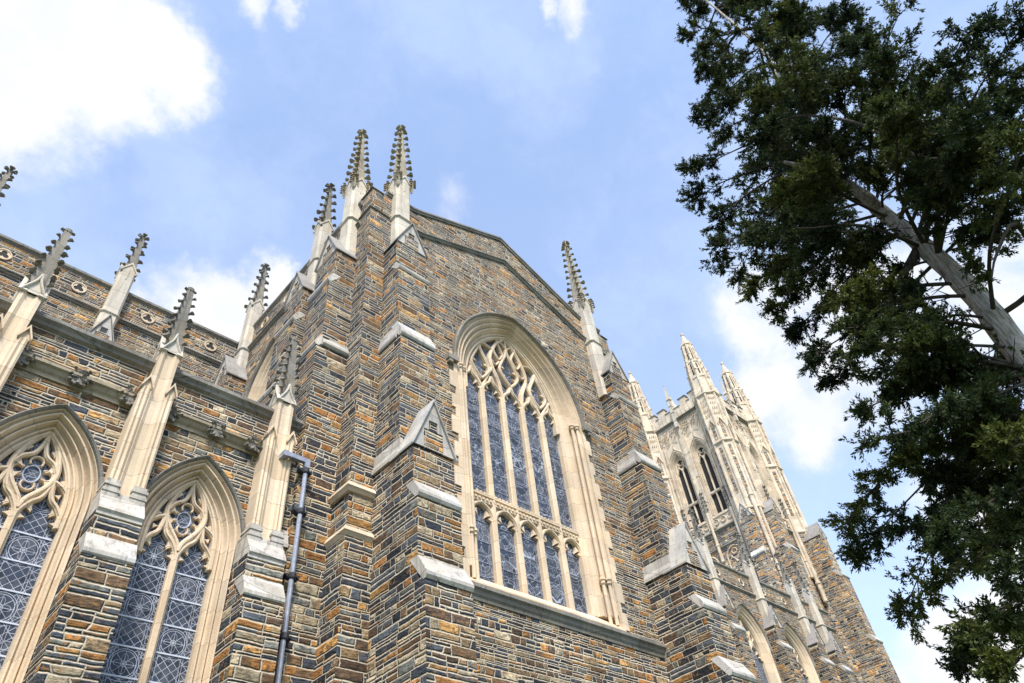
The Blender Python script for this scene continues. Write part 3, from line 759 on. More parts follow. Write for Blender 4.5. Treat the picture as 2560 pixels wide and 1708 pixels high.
for x in (2.42, -2.5, 7.0 + 100, 39.95, 45.5, 51.05, 53.65):
    if x > 90: continue
    F = FN.at(x)
    if x < 20:
        buttress(F, 1.0, [(18.7, .8), (20.0, .66)], (20.0, 21.45), chapel)
        pinnacle(x, YC - .12, .29, 19.5, 21.85, 24.15, 26.85, 5, chapel, (M_PIN, M_DARK), False, croc=.165)
    else:
        buttress(F, 1.1, [(18.3, .86), (19.75, .70)], (19.75, 21.1), chapel)
        pinnacle(x, YC - .14, .30, 19.5, 21.75, 24.1, 27.0, 5, chapel, (M_PIN, M_DARK), False, croc=.175)
nprof = [(.62, .04), (.54, .04), (.48, -.03), (.42, .01), (.36, -.08), (.28, -.08), (.2, -.2), (.1, -.22), (0, -.36), (0, -.6), (.62, -.6)]
for c in NW:
    F = FN.at(c)
    nw = window_parts(F, 1.25, 2.0, 18.2, 11.2, nprof, 2.62, [(.72, -.02), (.72, .13), (.68, .16), (.62, .1), (.60, -.02)], M_GLA, -.52, chapel, .74)
    mu = MB(); bar(mu, F, [(0, 11.2), (0, 18.1)], .17, -.36, -.56); mu.build('mullion', M_LS, nw)
    tr = MB()
    for uc in (-.62, .62): foiled_head(tr, F, uc, 17.6, .60, 18.8, .12, -.36, -.56)
    dagger(tr, F, 0, 18.1, 19.95, .46, .11, -.35, -.56); dagger(tr, F, -.68, 18.7, 19.4, .2, .08, -.35, -.56); dagger(tr, F, .68, 18.7, 19.4, .2, .08, -.35, -.56)
    tr.build('tracery', M_LS, nw)
r = MB(); r.hexa([(-14, YC + .8, 22.6), (57, YC + .8, 22.6), (57, 35, 22.6), (-14, 35, 22.6)], [(-14, 28.4, 24.6), (57, 28.4, 24.6), (57, 28.6, 24.6), (-14, 28.6, 24.6)]); r.build('roof', M_LEAD, chapel)
w = MB(); w.box(FN, -14, 57, -14.5, -13.6, 0, 23.4); w.build('nave_far_wall', M_ST, chapel)

# ================================================================== LOW AISLE ON THE LEFT
YA = 12.93; FA = south(0, YA)
AW = [4.27, 1.43, -1.4, -4.2]
A_A, A_H, A_Z, A_ZB = .73, 1.53, 9.38, 4.6
holes = [[(u + c, z) for u, z in arch_loop(A_A + .345, A_Z, A_H + .34 * .345 / .36, A_ZB, 14)] for c in AW]
w = MB(); w.poly_holes(FA, [(-6, 0), (6.32, 0), (6.32, 13.1), (-6, 13.1)], holes, 0, .8); w.build('aisle_wall', M_ST, chapel)
w = MB(); w.box(south(6.9, YA), -.62, .4, -1.2, -.95, 0, 13.0); w.build('aisle_end_wall', M_ST, chapel)
cp = MB(); cp.prof_u(FA, [(-.8, 13.22), (.02, 13.28), (.09, 13.22), (.17, 13.14), (.17, 13.06), (.10, 13.0), (.08, 12.94), (.0, 12.90), (-.8, 12.9)], -6, 6.32); cp.build('parapet_coping', M_GREY, chapel)
sc = MB(); sc.prof_u(FA, [(-.02, 12.16), (.05, 12.15), (.17, 12.06), (.17, 12.0), (.12, 11.97), (.08, 11.9), (.035, 11.86), (.03, 11.78), (-.02, 11.77)], -6, 6.32); sc.build('string_course', M_BAND, chapel)
r = MB(); r.hexa([(-6, YA + .1, 12.7), (6.6, YA + .1, 12.7), (6.6, YC, 12.7), (-6, YC, 12.7)], [(-6, YA + .1, 12.8), (6.6, YA + .1, 12.8), (6.6, YC, 15.0), (-6, YC, 15.0)]); r.build('roof', M_LEAD, chapel)
def boss(x):
    b = MB(); F = FA.at(x); rnd = random.Random(int(x * 100))
    b.box(F, -.13, .13, .0, .15, 11.82, 12.14)
    for k in range(20):
        th = k * 2.4 + rnd.random(); q = .03 + .13 * (k / 20)
        b.knob(F(q * math.cos(th) * 1.1, .12 + .05 * rnd.random(), 11.98 + q * math.sin(th) * 1.15), (math.cos(th), -.35, math.sin(th) * 1.2 + .2), .055 + .03 * rnd.random(), 0, 5)
    b.build('carved_boss', M_DARK, chapel)
for x in (-.45, .42, 1.45, 2.42, 3.28, 4.29, 5.2, 6.1): boss(x)
aprof = [(.36, .03), (.335, .035), (.315, -.05), (.295, -.07), (.27, .005), (.24, .0), (.22, -.10), (.195, -.17), (.17, -.11), (.14, -.11), (.115, -.22), (.08, -.27), (.05, -.21), (.025, -.22), (0, -.30), (0, -.48), (.36, -.48)]
ahood = [(.43, -.02), (.43, .10), (.405, .12), (.37, .09), (.35, .02), (.34, -.02)]
for c in AW[:3]:
    F = FA.at(c)
    aw = window_parts(F, A_A, A_H, A_Z, A_ZB, aprof, 1.87, ahood, M_GLA, -.42, chapel, .74)
    if c > 4: aw['label'] = 'complete two-light window between the two aisle buttresses'
    mu = MB(); bar(mu, F, [(0, A_ZB), (0, 9.2)], .14, -.28, -.47); mu.build('mullion', M_LS, aw)
    tr = MB(); o0, o1 = -.29, -.46
    Z = lambda u, z: (u, z)
    for s in (-1, 1):
        uc = s * .37
        for q in (-1, 1):
            bar(tr, F, bez([(uc + q * .36, 9.05), (uc + q * .335, 9.22), (uc + q * .22, 9.42), (uc + q * .075, 9.58), (uc + s * .01, 9.92)], 6), .092, o0, o1)
            cusp(tr, F, (uc + q * .34, 9.13), (-q, -.1), .15, .085, o0 - .04, o1); cusp(tr, F, (uc + q * .23, 9.38), (-q * .45, -.8), .17, .085, o0 - .04, o1)
            bar(tr, F, arc_pts(uc + q * .215, 9.235, .085, 90 - q * 120, 90 + q * 60, 8), .035, o0 - .05, o1)
        # vesica sides, ogee at the top
        bar(tr, F, bez([(0, 9.24), (s * .07, 9.45), (s * .27, 9.72), (s * .375, 9.97), (s * .35, 10.25), (s * .22, 10.60), (s * .02, 10.88)], 7), .105, o0 + .01, o1)
        bar(tr, F, bez([(s * .365, 10.08), (s * .27, 10.25), (s * .10, 10.38), (s * .015, 10.66), (0, 10.86)], 6), .078, o0, o1)
        bar(tr, F, bez([(s * .375, 9.93), (s * .52, 9.86), (s * .64, 9.75), (s * .735, 9.56)], 6), .088, o0, o1)
        cusp(tr, F, (s * .60, 10.08), (s * .3, -.8), .14, .055, o0 - .04, o1); cusp(tr, F, (s * .52, 9.93), (s * .5, .7), .13, .055, o0 - .04, o1); cusp(tr, F, (s * .62, 10.16), (-s, .1), .16, .05, o0 - .04, o1)
        cusp(tr, F, (s * .20, 10.52), (s * .2, -.7), .13, .05, o0 - .04, o1)
        cusp(tr, F, (s * .17, 9.66), (s * .8, .35), .12, .05, o0 - .04, o1); cusp(tr, F, (s * .57, 9.66), (-s * .8, .1), .11, .05, o0 - .04, o1)
        for dz, ang in ((.16, 1), (-.16, -1)): cusp(tr, F, (s * .30, 9.99 + dz), (-s * .9, -dz * 5), .17, .06, o0 - .04, o1)
        bar(tr, F, arc_pts(s * .225, 9.99, .105, 90 - s * 90 - 130, 90 - s * 90 + 130, 12), .035, o0 - .05, o1)
    for sz, zc in ((1, 10.23), (-1, 9.74)): bar(tr, F, arc_pts(0, zc, .11, 90 * sz - 125, 90 * sz + 125, 12), .035, o0 - .05, o1)
    bar(tr, F, arch_loop(A_A - .035, A_Z, A_H - .05, A_Z - .35, 14), .10, o0 + .03, o1)
    tr.build('tracery', M_LS, aw)
    gb = MB()
    ringp = arc_pts(0, 9.99, .155, 0, 360, 28); bar(gb, F, [(u * .9, 9.99 + (z - 9.99) * 1.12) for u, z in ringp[:-1]] + [(ringp[0][0] * .9, 9.99)], .022, -.395, -.43)
    gb.build('glass_ring', M_BAR, aw)
    for zz in [8.86 - .505 * k for k in range(9)]: gb = MB(); gb.box(F, -A_A, A_A, -.43, -.405, zz, zz + .027); gb.build('glazing_bar', M_BAR, aw)
# aisle buttresses: rubble foot, limestone clustered shafts, crocketed pinnacle
def aisle_buttress(x):
    F = FA.at(x); mb = MB(); wd = .84
    mb.box(F, -wd / 2, wd / 2, -.1, .74, 0, 8.2); mb.box(F, -.40, .40, -.1, .58, 8.18, 9.12)
    ob = mb.build('aisle_buttress', M_BUT, chapel)
    wm = MB(); weathering(wm, F, wd, .58, 8.62, .74, 8.24, .03, .34, drop=.05); wm.build('weathering', M_PALE, ob); wm = MB()
    hh = .395
    wm.prof_u(F, [(-.05, 9.62), (.40, 9.62), (.43, 9.50), (.62, 9.20), (.64, 9.13), (.60, 9.08), (.60, 9.03), (.55, 9.0), (-.05, 9.0)], -hh, hh)
    wm.build('weathering', M_PALE, ob)
    # bases of the two side shafts
    for s in (-1, 1):
        sh = MB()
        for (e, o, z0, z1) in ((.135, .43, 9.46, 9.60), (.15, .445, 9.60, 9.66), (.125, .42, 9.66, 9.74), (.145, .44, 9.74, 9.80), (.115, .41, 9.80, 9.88)):
            sh.box(F, s * .245 - e, s * .245 + e, -.05, o, z0, z1)
        sh.build('shaft_base', M_PALE, ob)
    sh = MB()
    # centre shaft with hollowed front, side shafts a little prouder
    sh.loft([[F(u, o, z) for u, o in ((-.20, -.05), (-.20, .33), (-.13, .34), (-.06, .285), (.06, .285), (.13, .34), (.20, .33), (.20, -.05))] for z in (9.55, 13.42)])
    for s in (-1, 1):
        sh.loft([[F(s * u, o, z) for u, o in ((.17, -.05), (.165, .36), (.20, .385), (.245, .35), (.29, .385), (.33, .36), (.34, -.05))] for z in (9.86, 12.2)])
        c = s * .25
        for q in (-1, 1): sh.prof_o(F, [(c + q * .11, 12.17), (c + q * .125, 12.22), (c, 12.53), (c, 12.44)], .20, .42 + .003 * q)
        sh.prof_o(F, [(c - .1, 12.18), (c + .1, 12.18), (c, 12.46)], -.05, .36)
    ob2 = sh.build('clustered_shaft', M_LS, ob)
    # gablets of the head
    gp = MB()
    for Fk, dd in ((F, .36), (Fr(*F(.0, .14, 0)[:2], 0, 1, 1, 0), .23), (Fr(*F(.0, .14, 0)[:2], 0, -1, -1, 0), .23)):
        for q in (-1, 1):
            pts = bez([(q * .225, 13.33), (q * .13, 13.52), (q * .045, 13.70), (0, 13.92)], 5)
            bar(gp, Fk, pts, .05, dd + .02, dd - .12)
        gp.prof_o(Fk, [(-.19, 13.36), (.19, 13.36), (0, 13.8)], 0, dd - .02)
    gp.build('gablet', M_PIN, ob)
    sp = MB(); C0 = F(0, .14, 0); zb, zt = 13.5, 15.72
    G = south(C0[0], C0[1])
    sp.loft([[G(a * q, b * q, z) for a, b in ((-1, -1), (1, -1), (1, 1), (-1, 1))] for q, z in ((.19, zb - .1), (.17, zb + .2), (.075, zt - .16))])
    for i in range(7):
        z = zb + .22 + i * .262; q = .165 - .095 * (i * .262) / (zt - zb - .38)
        for a, b in ((-1, -1), (1, -1), (1, 1), (-1, 1)):
            sp.knob(G(a * q, b * q, z), (a, -b, 0), .105 * random.uniform(.88, 1.15) * (1 - .03 * i), .35)
    sp.build('spire', M_DARK, ob)
    fn = MB(); fn.tube([G(0, 0, zt - .25), G(0, 0, zt - .02)], .08, 7); fn.knob(G(0, 0, zt - .1), (0, 0, 1), .13, 0, 8)
    for k in range(6): fn.knob(G(.07 * math.cos(k), .07 * math.sin(k), zt - .1), (math.cos(k), math.sin(k), 0), .075, .9)
    fn.build('finial', M_GREY, ob)
    return ob
for x in (5.70, 2.86, .03, -2.8): aisle_buttress(x)
# little quoin pier beside the down pipe
q = MB(); q.box(FA, 6.02, 6.34, -.1, .20, 0, 9.75); q.box(FA, 6.10, 6.34, -.1, .14, 9.7, 11.75); qo = q.build('quoin_pier', M_BUT, chapel)
q = MB(); q.prof_u(FA, [(-.05, 10.15), (.13, 10.15), (.24, 9.76), (.24, 9.68), (-.05, 9.68)], 6.0, 6.35); q.build('weathering', M_PALE, qo)

# ---- rain pipe
pp = MB()
PX, PY = 6.36, 12.47
pp.tube([(PX, PY, 0), (PX - .02, PY, 5.5), (PX, PY, 11.62)], .053, 10)
pp.box(south(PX, PY), -.062, .062, -.06, .06, 11.6, 11.76)
pp.prof_u(south(PX, PY), [(-.05, 11.73), (.05, 11.73), (.05, 11.84), (-.05, 11.84)], -.55, .062)
pp.box(south(PX - .55, PY + .2), -.06, .06, -.5, .26, 11.71, 11.85)
po = pp.build('down_pipe', M_PIPE, chapel)
Fp = south(PX, PY)
for z in (11.52, 10.46, 8.95, 7.72, 6.5):
    bk = MB()
    bk.tube([(PX, PY, z - .07), (PX, PY, z - .04), (PX, PY, z + .04), (PX, PY, z + .07)], [.07, .085, .085, .07], 10)
    bk.box(Fp, -.15, .15, -.12, -.02, z - .045, z + .045)
    for s in (-1, 1): bk.tube([(PX + s * .13, PY - .03, z), (PX + s * .13, PY + .12, z)], .035, 6)
    bk.build('pipe_bracket', M_IRON, po)
hp = MB(); hp.box(south(PX - .62, PY), -.12, .12, -.45, -.2, 11.85, 12.35); hp.build('hopper', M_IRON, po)

# ================================================================== BELL TOWER
tower = thing('bell_tower', (60.9, 28.6, 0), 'tall square bell tower with pale belfry stage, battlements and four spired octagonal corner turrets', 'tower')
TCX, TCY, THW = 60.9, 28.6, 4.3
FACES = [west(TCX - THW, TCY), south(TCX, TCY - THW), Fr(TCX + THW, TCY, 0, 1, 1, 0), Fr(TCX, TCY + THW, -1, 0, 0, 1)]
w = MB()
for F in FACES[2:]: w.box(F, -THW, THW, -1, 0, 0, 48)
for F in FACES[:2]: w.box(F, -THW + .01, THW - .01, -1.0, 0, 0, 34.0)
w.build('lower_wall', M_STT, tower)
WZB, WZ, WA, WHh = 35.75, 42.3, .62, 1.45
for F in FACES[:2]:
    w = MB(); hl = [[(u + c, z) for u, z in arch_loop(WA + .39, WZ, WHh + .6 * .39 / .42, WZB - .1, 10)] for c in (-1.36, 1.36)]
    w.poly_holes(F, [(-THW + .02, 34), (THW - .02, 34), (THW - .02, 47.6), (-THW + .02, 47.6)], hl, .0, .9); w.build('belfry_wall', M_TOW, tower)
    for c in (-1.36, 1.36):
        Fc = F.at(c); mb = MB()
        pr = [(.42, .05), (.375, .06), (.345, -.10), (.315, -.10), (.285, .02), (.25, .02), (.22, -.16), (.19, -.16), (.165, -.06), (.13, -.07), (.10, -.26), (.06, -.26), (.035, -.2), (0, -.36), (0, -.6), (.42, -.6)]
        arch_mould(mb, Fc, WA, WHh, WZ, WZB, pr, 2.05, 10)
        win = mb.build('belfry_window', M_TOW, tower)
        tr = MB(); bar(tr, Fc, [(0, WZB), (0, WZ + .1)], .16, -.36, -.55)
        for uc in (-.31, .31): foiled_head(tr, Fc, uc, WZ - .45, .30, WZ + .5, .12, -.36, -.55)
        bar(tr, Fc, arc_pts(0, WZ + .80, .37, 0, 360, 18), .13, -.35, -.55); bar(tr, Fc, arch_loop(WA - .04, WZ, WHh - .06, WZ - .3, 10), .12, -.34, -.55)
        for k in range(4): cusp(tr, Fc, (.33 * math.cos(R(45 + 90 * k)), WZ + .86 + .33 * math.sin(R(45 + 90 * k))), (-math.cos(R(45 + 90 * k)), -math.sin(R(45 + 90 * k))), .2, .09, -.38, -.55)
        tr.build('tracery', M_TOW, win)
        tm = MB(); tm.box(Fc, -WA, WA, -.55, -.30, 38.05, 38.2)
        for k in range(8): tm.prof_o(Fc, [(-WA + .16 * k, 38.06), (-WA + .16 * k + .14, 38.06), (-WA + .16 * k + .07, 37.9)], -.5, -.33)
        tm.prof_u(Fc, [(-.6, 35.8), (-.35, 35.78), (.12, 35.5), (.12, 35.35), (-.6, 35.35)], -WA - .4, WA + .4); tm.build('transom', M_TOW, win)
        vd = MB(); L = arch_loop(WA + .02, WZ, WHh + .02, WZB); vd.add([Fc(u, -.57, z) for u, z in L], [tuple(range(len(L)))]); vd.build('shade_sheet', M_VOID, win, recalc=False)  # flat dark sheet in place of the unlit belfry interior
        oh = MB()
        for s in (-1, 1): bar(oh, Fc, bez([(s * (WA + .45), WZ + .2), (s * (WA + .34), WZ + 1.1), (s * .50, WZ + 1.80), (s * .14, WZ + 2.15), (0, WZ + 2.6)], 5), .07, .10, -.02)
        oh.knob(Fc(0, .06, WZ + 2.6), (0, 0, 1), .13); oh.build('ogee_hood', M_TOW, win)
    rb = MB()
    for u in (-2.95, -2.72, -2.45, -.32, -.2, .2, .32, 2.45, 2.72, 2.95):
        rb.box(F, u - .05, u + .05, -.05, .12, 34.4, 45.3)
        for zz in (37.2, 40.2, 43.2): rb.box(F, u - .085, u + .085, -.05, .15, zz, zz + .1)
    for c in (-1.36, 1.36):
        for k in range(7):
            for q in (-1, 1): rb.box(F, c + q * (.18 + .09 * k) - .02, c + q * (.18 + .09 * k) + .02, -.02, .05, 45.35 - .05 * k, 47.3)
    rb.build('wall_rib', M_TOW, tower)
    # carved field below the parapet, strings
    cv = MB(); rnd = random.Random(5)
    for i in range(26):
        for j in range(5):
            u = -3.1 + i * .25 + (.12 if j % 2 else 0); z = 45.55 + j * .33
            d = min(abs(u - 1.36), abs(u + 1.36))
            if z - 45.4 < .9 - d * .9 or abs(u) < .2: continue
            if rnd.random() < .85: cv.knob(F(u + rnd.uniform(-.05, .05), .0, z + rnd.uniform(-.05, .05)), (F.a[4], F.a[5], rnd.uniform(-.5, .5)), .14, 0, 5)
    cv.build('carved_frieze', M_TOW, tower)
    for q in ((34.0, .22, .3), (32.35, .18, .22)): st = MB(); string_course(st, F, -3.2, 3.2, *q); st.build('string_course', M_GREY, tower)
    st = MB(); string_course(st, F, -3.2, 3.2, 47.5, .32, .35)
    for k in range(16): st.knob(F(-2.9 + k * .385, .12, 47.42), (F.a[4], F.a[5], -.3), .11, 0, 5)
    st.build('string_course', M_GREY, tower)
    pa = MB(); pa.box(F, -3.2, 3.2, -.4, .16, 47.8, 48.95)
    for k in range(13): pa.box(F, -3.0 + k * .5 - .04, -3.0 + k * .5 + .04, .1, .2, 47.9, 48.9)
    for c in (-2.75, -1.45, 1.45, 2.75): pa.box(F, c - .42, c + .42, -.42, .14, 48.93, 49.75)
    pa.build('battlement', M_TOW, tower)
    cp = MB()
    for c in (-2.75, -1.45, 1.45, 2.75): cp.prof_u(F, [(-.5, 49.74), (.24, 49.74), (.24, 49.80), (-.13, 49.93), (-.5, 49.80)], c - .5, c + .5)
    for a, b in ((-2.32, -1.88), (-1.02, -.1), (.1, 1.02), (1.88, 2.32)): cp.prof_u(F, [(-.5, 48.94), (.24, 48.94), (.24, 49.0), (-.13, 49.12), (-.5, 49.0)], a, b)
    cp.build('battlement_coping', M_GREY, tower)
    # blind tracery panels
    bt = MB()
    for c in (-2.15, -1.36, -.58, .58, 1.36, 2.15):
        bar(bt, F, arc_pts(c, 34.92, .27, 0, 360, 14), .08, .10, -.03)
        for k in range(4): cusp(bt, F, (c + .24 * math.cos(R(45 + 90 * k)), 34.92 + .24 * math.sin(R(45 + 90 * k))), (-math.cos(R(45 + 90 * k)), -math.sin(R(45 + 90 * k))), .14, .07, .07, -.03)
    for c in (-1.36, 1.36):
        for s in (-1, 1):
            bar(bt, F, [(c + s * .85, 29.5), (c + s * .85, 31.2)] + [(c + s * u, 31.2 + z) for u, z in half_arch(.85, .95, 8)][1:], .12, .12, -.03)
            foiled_head(bt, F, c + s * .42, 30.6, .38, 31.35, .09, .10, -.03)
        bar(bt, F, arc_pts(c, 31.62, .26, 0, 360, 14), .09, .10, -.03)
    bt.build('blind_tracery', M_TOW, tower)
    # shafts
    for u, z0, z1, zs in ((0, 31.0, 36.2, 38.9), (2.5, 29.4, 35.6, 38.3), (-2.5, 29.4, 35.6, 38.3)):
        sh = MB(); sh.tube([F(u, .16, z0), F(u, .16, z0 + .1), F(u, .16, z0 + 1.6), F(u, .16, z0 + 1.65), F(u, .16, z0 + 1.75), F(u, .16, z0 + 1.8), F(u, .16, z1)], [.06, .17, .15, .2, .2, .14, .14], 8)
        if u == 0: sh.box(F, -.16, .16, -.1, .10, 36, 47.4)
        so = sh.build('wall_shaft', M_TOW, tower)
        sp = MB(); sp.pyramid([F(u + a * .15, .16 + b * .15, z1 - .02) for a, b in ((-1, -1), (1, -1), (1, 1), (-1, 1))], F(u, .16, zs))
        for k in range(5):
            f = .1 + .17 * k
            for a, b in ((-1, 0), (1, 0), (0, 1)): sp.knob(F(u + a * .14 * (1 - f), .16 + b * .14 * (1 - f), z1 + (zs - z1) * f), (F.a[2] * a + F.a[4] * b, F.a[3] * a + F.a[5] * b, 0), .15, .3, 5)
        sp.build('spire', M_GREY, so)
    # middle pinnacle over the parapet
    mp = MB(); Q = lambda hw, z, o=.22: [F(a * hw, o + b * hw, z) for a, b in ((-1, -1), (1, -1), (1, 1), (-1, 1))]
    mp.loft([Q(.17, 46.6), Q(.17, 50.3)]); mp.loft([Q(.24, 50.3), Q(.24, 50.4), Q(.17, 50.5), Q(.035, 52.35)]); mp.knob(F(0, .22, 52.35), (0, 0, 1), .13, 0, 6)
    for zz in (47.4, 48.5, 49.4):
        mp.loft([Q(.22, zz), Q(.22, zz + .08)])
    for k in range(9):
        for a, b in ((-1, -1), (1, -1), (1, 1), (-1, 1)): mp.knob(F(a * .18, .22 + b * .18, 48.3 + k * .24), (a * F.a[2] + b * F.a[4], a * F.a[3] + b * F.a[5], 0), .07, .2, 5)
    mp.build('pinnacle', M_PIN, tower)


def octo(cx, cy, r, z): return [(cx + r * math.cos(R(22.5 + 45 * k)), cy + r * math.sin(R(22.5 + 45 * k)), z) for k in range(8)]


def turret(cx, cy):
    body = MB(); body.loft([octo(cx, cy, 1.32, 0), octo(cx, cy, 1.32, 34)]); to = body.build('turret', M_STT, tower)
    up = MB(); up.loft([octo(cx, cy, 1.30, 34), octo(cx, cy, 1.26, 47.9)])
    for z in (34.0, 41.6, 47.75): up.loft([octo(cx, cy, 1.30, z), octo(cx, cy, 1.46, z + .12), octo(cx, cy, 1.46, z + .26), octo(cx, cy, 1.24, z + .42)])
    for k in range(8):                           # angle shafts and relief
        a = R(22.5 + 45 * k); c, s = math.cos(a), math.sin(a)
        up.tube([(cx + 1.30 * c, cy + 1.30 * s, 30), (cx + 1.28 * c, cy + 1.28 * s, 48.6), (cx + 1.28 * c, cy + 1.28 * s, 48.7), (cx + 1.25 * c, cy + 1.25 * s, 48.9)], [.12, .12, .16, .05], 6)
        a2 = R(45 * k); c, s = math.cos(a2), math.sin(a2); Fk = Fr(cx + 1.19 * c, cy + 1.19 * s, -s, c, c, s)
        for zz in (45.2, 45.9, 46.6, 47.2):
            for uu in (-.22, 0, .22): up.knob(Fk(uu, 0, zz), (c, s, .2), .11, 0, 5)
        for q in (-1, 1): up.prof_o(Fk, [(q * .36, 43.6), (q * .36, 43.9), (0, 44.8), (0, 44.5)], -.05, .12)
    up.build('turret_shaft', M_TOW, to)
    ru = MB()
    for k in range(8):
        a2 = R(45 * k); c, s = math.cos(a2), math.sin(a2); Fk = Fr(cx + 1.17 * c, cy + 1.17 * s, -s, c, c, s)
        ru.box(Fk, -.15, .15, -.1, .055, 36, 41.2); ru.box(Fk, -.15, .15, -.1, .05, 42.2, 44.6)
    ru.build('rubble_panel', M_STT, to)
    la = MB()
    la.loft([octo(cx, cy, 1.18, 47.9), octo(cx, cy, 1.05, 50.4)]); la.loft([octo(cx, cy, 1.06, 50.35), octo(cx, cy, 1.14, 50.45), octo(cx, cy, 1.0, 50.6)])
    la.loft([octo(cx, cy, .98, 50.5), octo(cx, cy, .82, 52.85), octo(cx, cy, .74, 52.9), octo(cx, cy, .54, 55.9)])
    for z, r in ((52.75, .86), (55.75, .60)): la.loft([octo(cx, cy, r - .05, z), octo(cx, cy, r + .06, z + .08), octo(cx, cy, r + .04, z + .2), octo(cx, cy, r - .1, z + .3)])
    for k in range(8):
        a = R(22.5 + 45 * k); c, s = math.cos(a), math.sin(a)
        for r0, z0, r1, z1, rr in ((1.12, 48.3, 1.05, 51.9, .12), (1.02, 50.4, .88, 53.5, .105), (.80, 52.9, .60, 56.2, .085)):
            la.tube([(cx + r0 * c, cy + r0 * s, z0), (cx + r1 * c, cy + r1 * s, z1 - .5), (cx + (r1 + .02) * c, cy + (r1 + .02) * s, z1 - .45), (cx + (r1 - .02) * c, cy + (r1 - .02) * s, z1 - .35), (cx + r1 * c, cy + r1 * s, z1 + .2)], [rr, rr, rr * 1.5, rr * .9, .02], 6)
        for zz in (50.9, 51.6, 52.2, 53.4, 54.1, 54.8): la.knob((cx + (1.16 - (zz - 50) * .10) * c, cy + (1.16 - (zz - 50) * .10) * s, zz), (c, s, 0), .085, .3, 5)
        a2 = R(45 * k); c, s = math.cos(a2), math.sin(a2)
        for r0, z0, h in ((1.06, 50.45, .35), (.84, 52.9, .25)):
            Fk = Fr(cx + r0 * .93 * c, cy + r0 * .93 * s, -s, c, c, s); la.box(Fk, -r0 * .3, r0 * .3, -.2, .05, z0, z0 + h)
    lo = la.build('lantern', M_TOW, to)
    for k in range(8):
        a2 = R(45 * k); c, s = math.cos(a2), math.sin(a2)
        for ra, rb_, z0, z1, hw in ((.985, .82, 50.95, 51.75, .085), (.985, .82, 51.85, 52.6, .075), (.745, .54, 53.3, 54.3, .065), (.745, .54, 54.4, 55.3, .055)):
            sl = MB(); za = 50.5 if z0 < 52.8 else 52.9; zb = 52.85 if z0 < 52.8 else 55.9
            rad = lambda z: (ra + (rb_ - ra) * (z - za) / (zb - za)) * .924
            P = lambda q, z, o: (cx + (rad(z) + o) * c - s * q, cy + (rad(z) + o) * s + c * q, z)
            sl.hexa([P(-hw, z0, -.1), P(hw, z0, -.1), P(hw, z0, .006), P(-hw, z0, .006)], [P(-hw, z1, -.1), P(hw, z1, -.1), P(hw, z1, .006), P(-hw, z1, .006)])
            sl.build('slit', M_VOID, lo)  # solid dark boxes, their colour imitating the shade of narrow slits
    co = MB(); co.loft([octo(cx, cy, .52, 55.95), octo(cx, cy, .12, 57.55)]); co.loft([octo(cx, cy, .12, 57.5), octo(cx, cy, .2, 57.58), octo(cx, cy, .2, 57.68), octo(cx, cy, .14, 57.72), octo(cx, cy, .16, 57.85), octo(cx, cy, .05, 58.0)])
    co.build('spire', M_TOW, to); return to


DX = 4.0
for sx, sy in ((-1, -1), (1, -1), (-1, 1), (1, 1)): turret(TCX + sx * DX, TCY + sy * DX)


def tower_buttress(F, wd, stages, eave, apex, strip=True):
    mb = MB(); z = 0
    for zt, d in stages: mb.box(F, -wd / 2 + .001 * (zt % 2), wd / 2, -.8, d, z, zt); z = zt - .02
    ob = mb.build('buttress', M_STT, tower)
    for (zt, d), (zt2, d2) in zip(stages[:-1], stages[1:]): wm = MB(); weathering(wm, F, wd, d2, zt + .3 + (d - d2), d, zt, .10, .4, drop=.12); wm.build('weathering', M_PALE, ob)
    gablet(F, wd, -.6, stages[-1][1], eave, apex, ob)
    if strip:
        st = MB(); st.box(F, -.42, .42, -.6, .45, eave, 41.0)
        for s in (-1, 1): st.box(F, s * .28, s * .44, .3, .52, eave, 41.0)
        for s in (-1, 1): st.prof_o(F, [(s * .52, 40.9), (s * .52, 41.05), (0, 42.3), (0, 41.95)], -.6, .6 + .003 * s)
        for k in range(7): st.knob(F(.44, .5, eave + 1 + k), (F.a[2] + F.a[4], F.a[3] + F.a[5], 0), .1, .2, 5)
        st.build('buttress_strip', M_TOW, ob)
        rb = MB(); rb.box(F, -.2, .2, .3, .47, eave + .6, 40.4); rb.build('rubble_panel', M_STT, ob)
    return ob


TLX, TLY = TCX - THW, TCY - THW
tower_buttress(west(TLX, 24.65), 1.35, [(29.7, 1.32), (33.35, 1.15)], 33.35, 34.75)
tower_buttress(west(TLX, 32.55), 1.35, [(29.7, 1.32), (33.35, 1.15)], 33.35, 34.75)
tower_buttress(south(57.35, TLY), 1.35, [(23.2, 2.15), (29.7, 1.97), (33.5, 1.80)], 33.5, 34.8)
tower_buttress(south(64.65, TLY), 1.35, [(23.0, 2.80), (28.9, 2.55), (33.1, 2.2)], 33.1, 34.5)
tower_buttress(Fr(TCX + THW, 24.65, 0, 1, 1, 0), 1.35, [(23.0, 2.6), (28.9, 2.2), (33.1, 1.8), (37.5, 1.3)], 37.5, 38.8, False)
for x, y, z0, z1 in ((55.95, 23.6, 26.6, 35.2), (58.5, 23.9, 27.6, 36.0), (63.5, 23.9, 27, 36.5)):
    sh = MB(); sh.tube([(x, y, z0), (x, y, z0 + .15), (x, y, z0 + 1.7), (x, y, z0 + 1.8), (x, y, z0 + 1.95), (x, y, z0 + 2.0), (x, y, z1), (x, y, z1 + .05), (x, y, z1 + .2), (x, y, z1 + .25), (x, y, z1 + .9)], [.06, .2, .17, .24, .24, .17, .17, .24, .24, .16, .14], 8)
    sh.build('wall_shaft', M_TOW, tower)

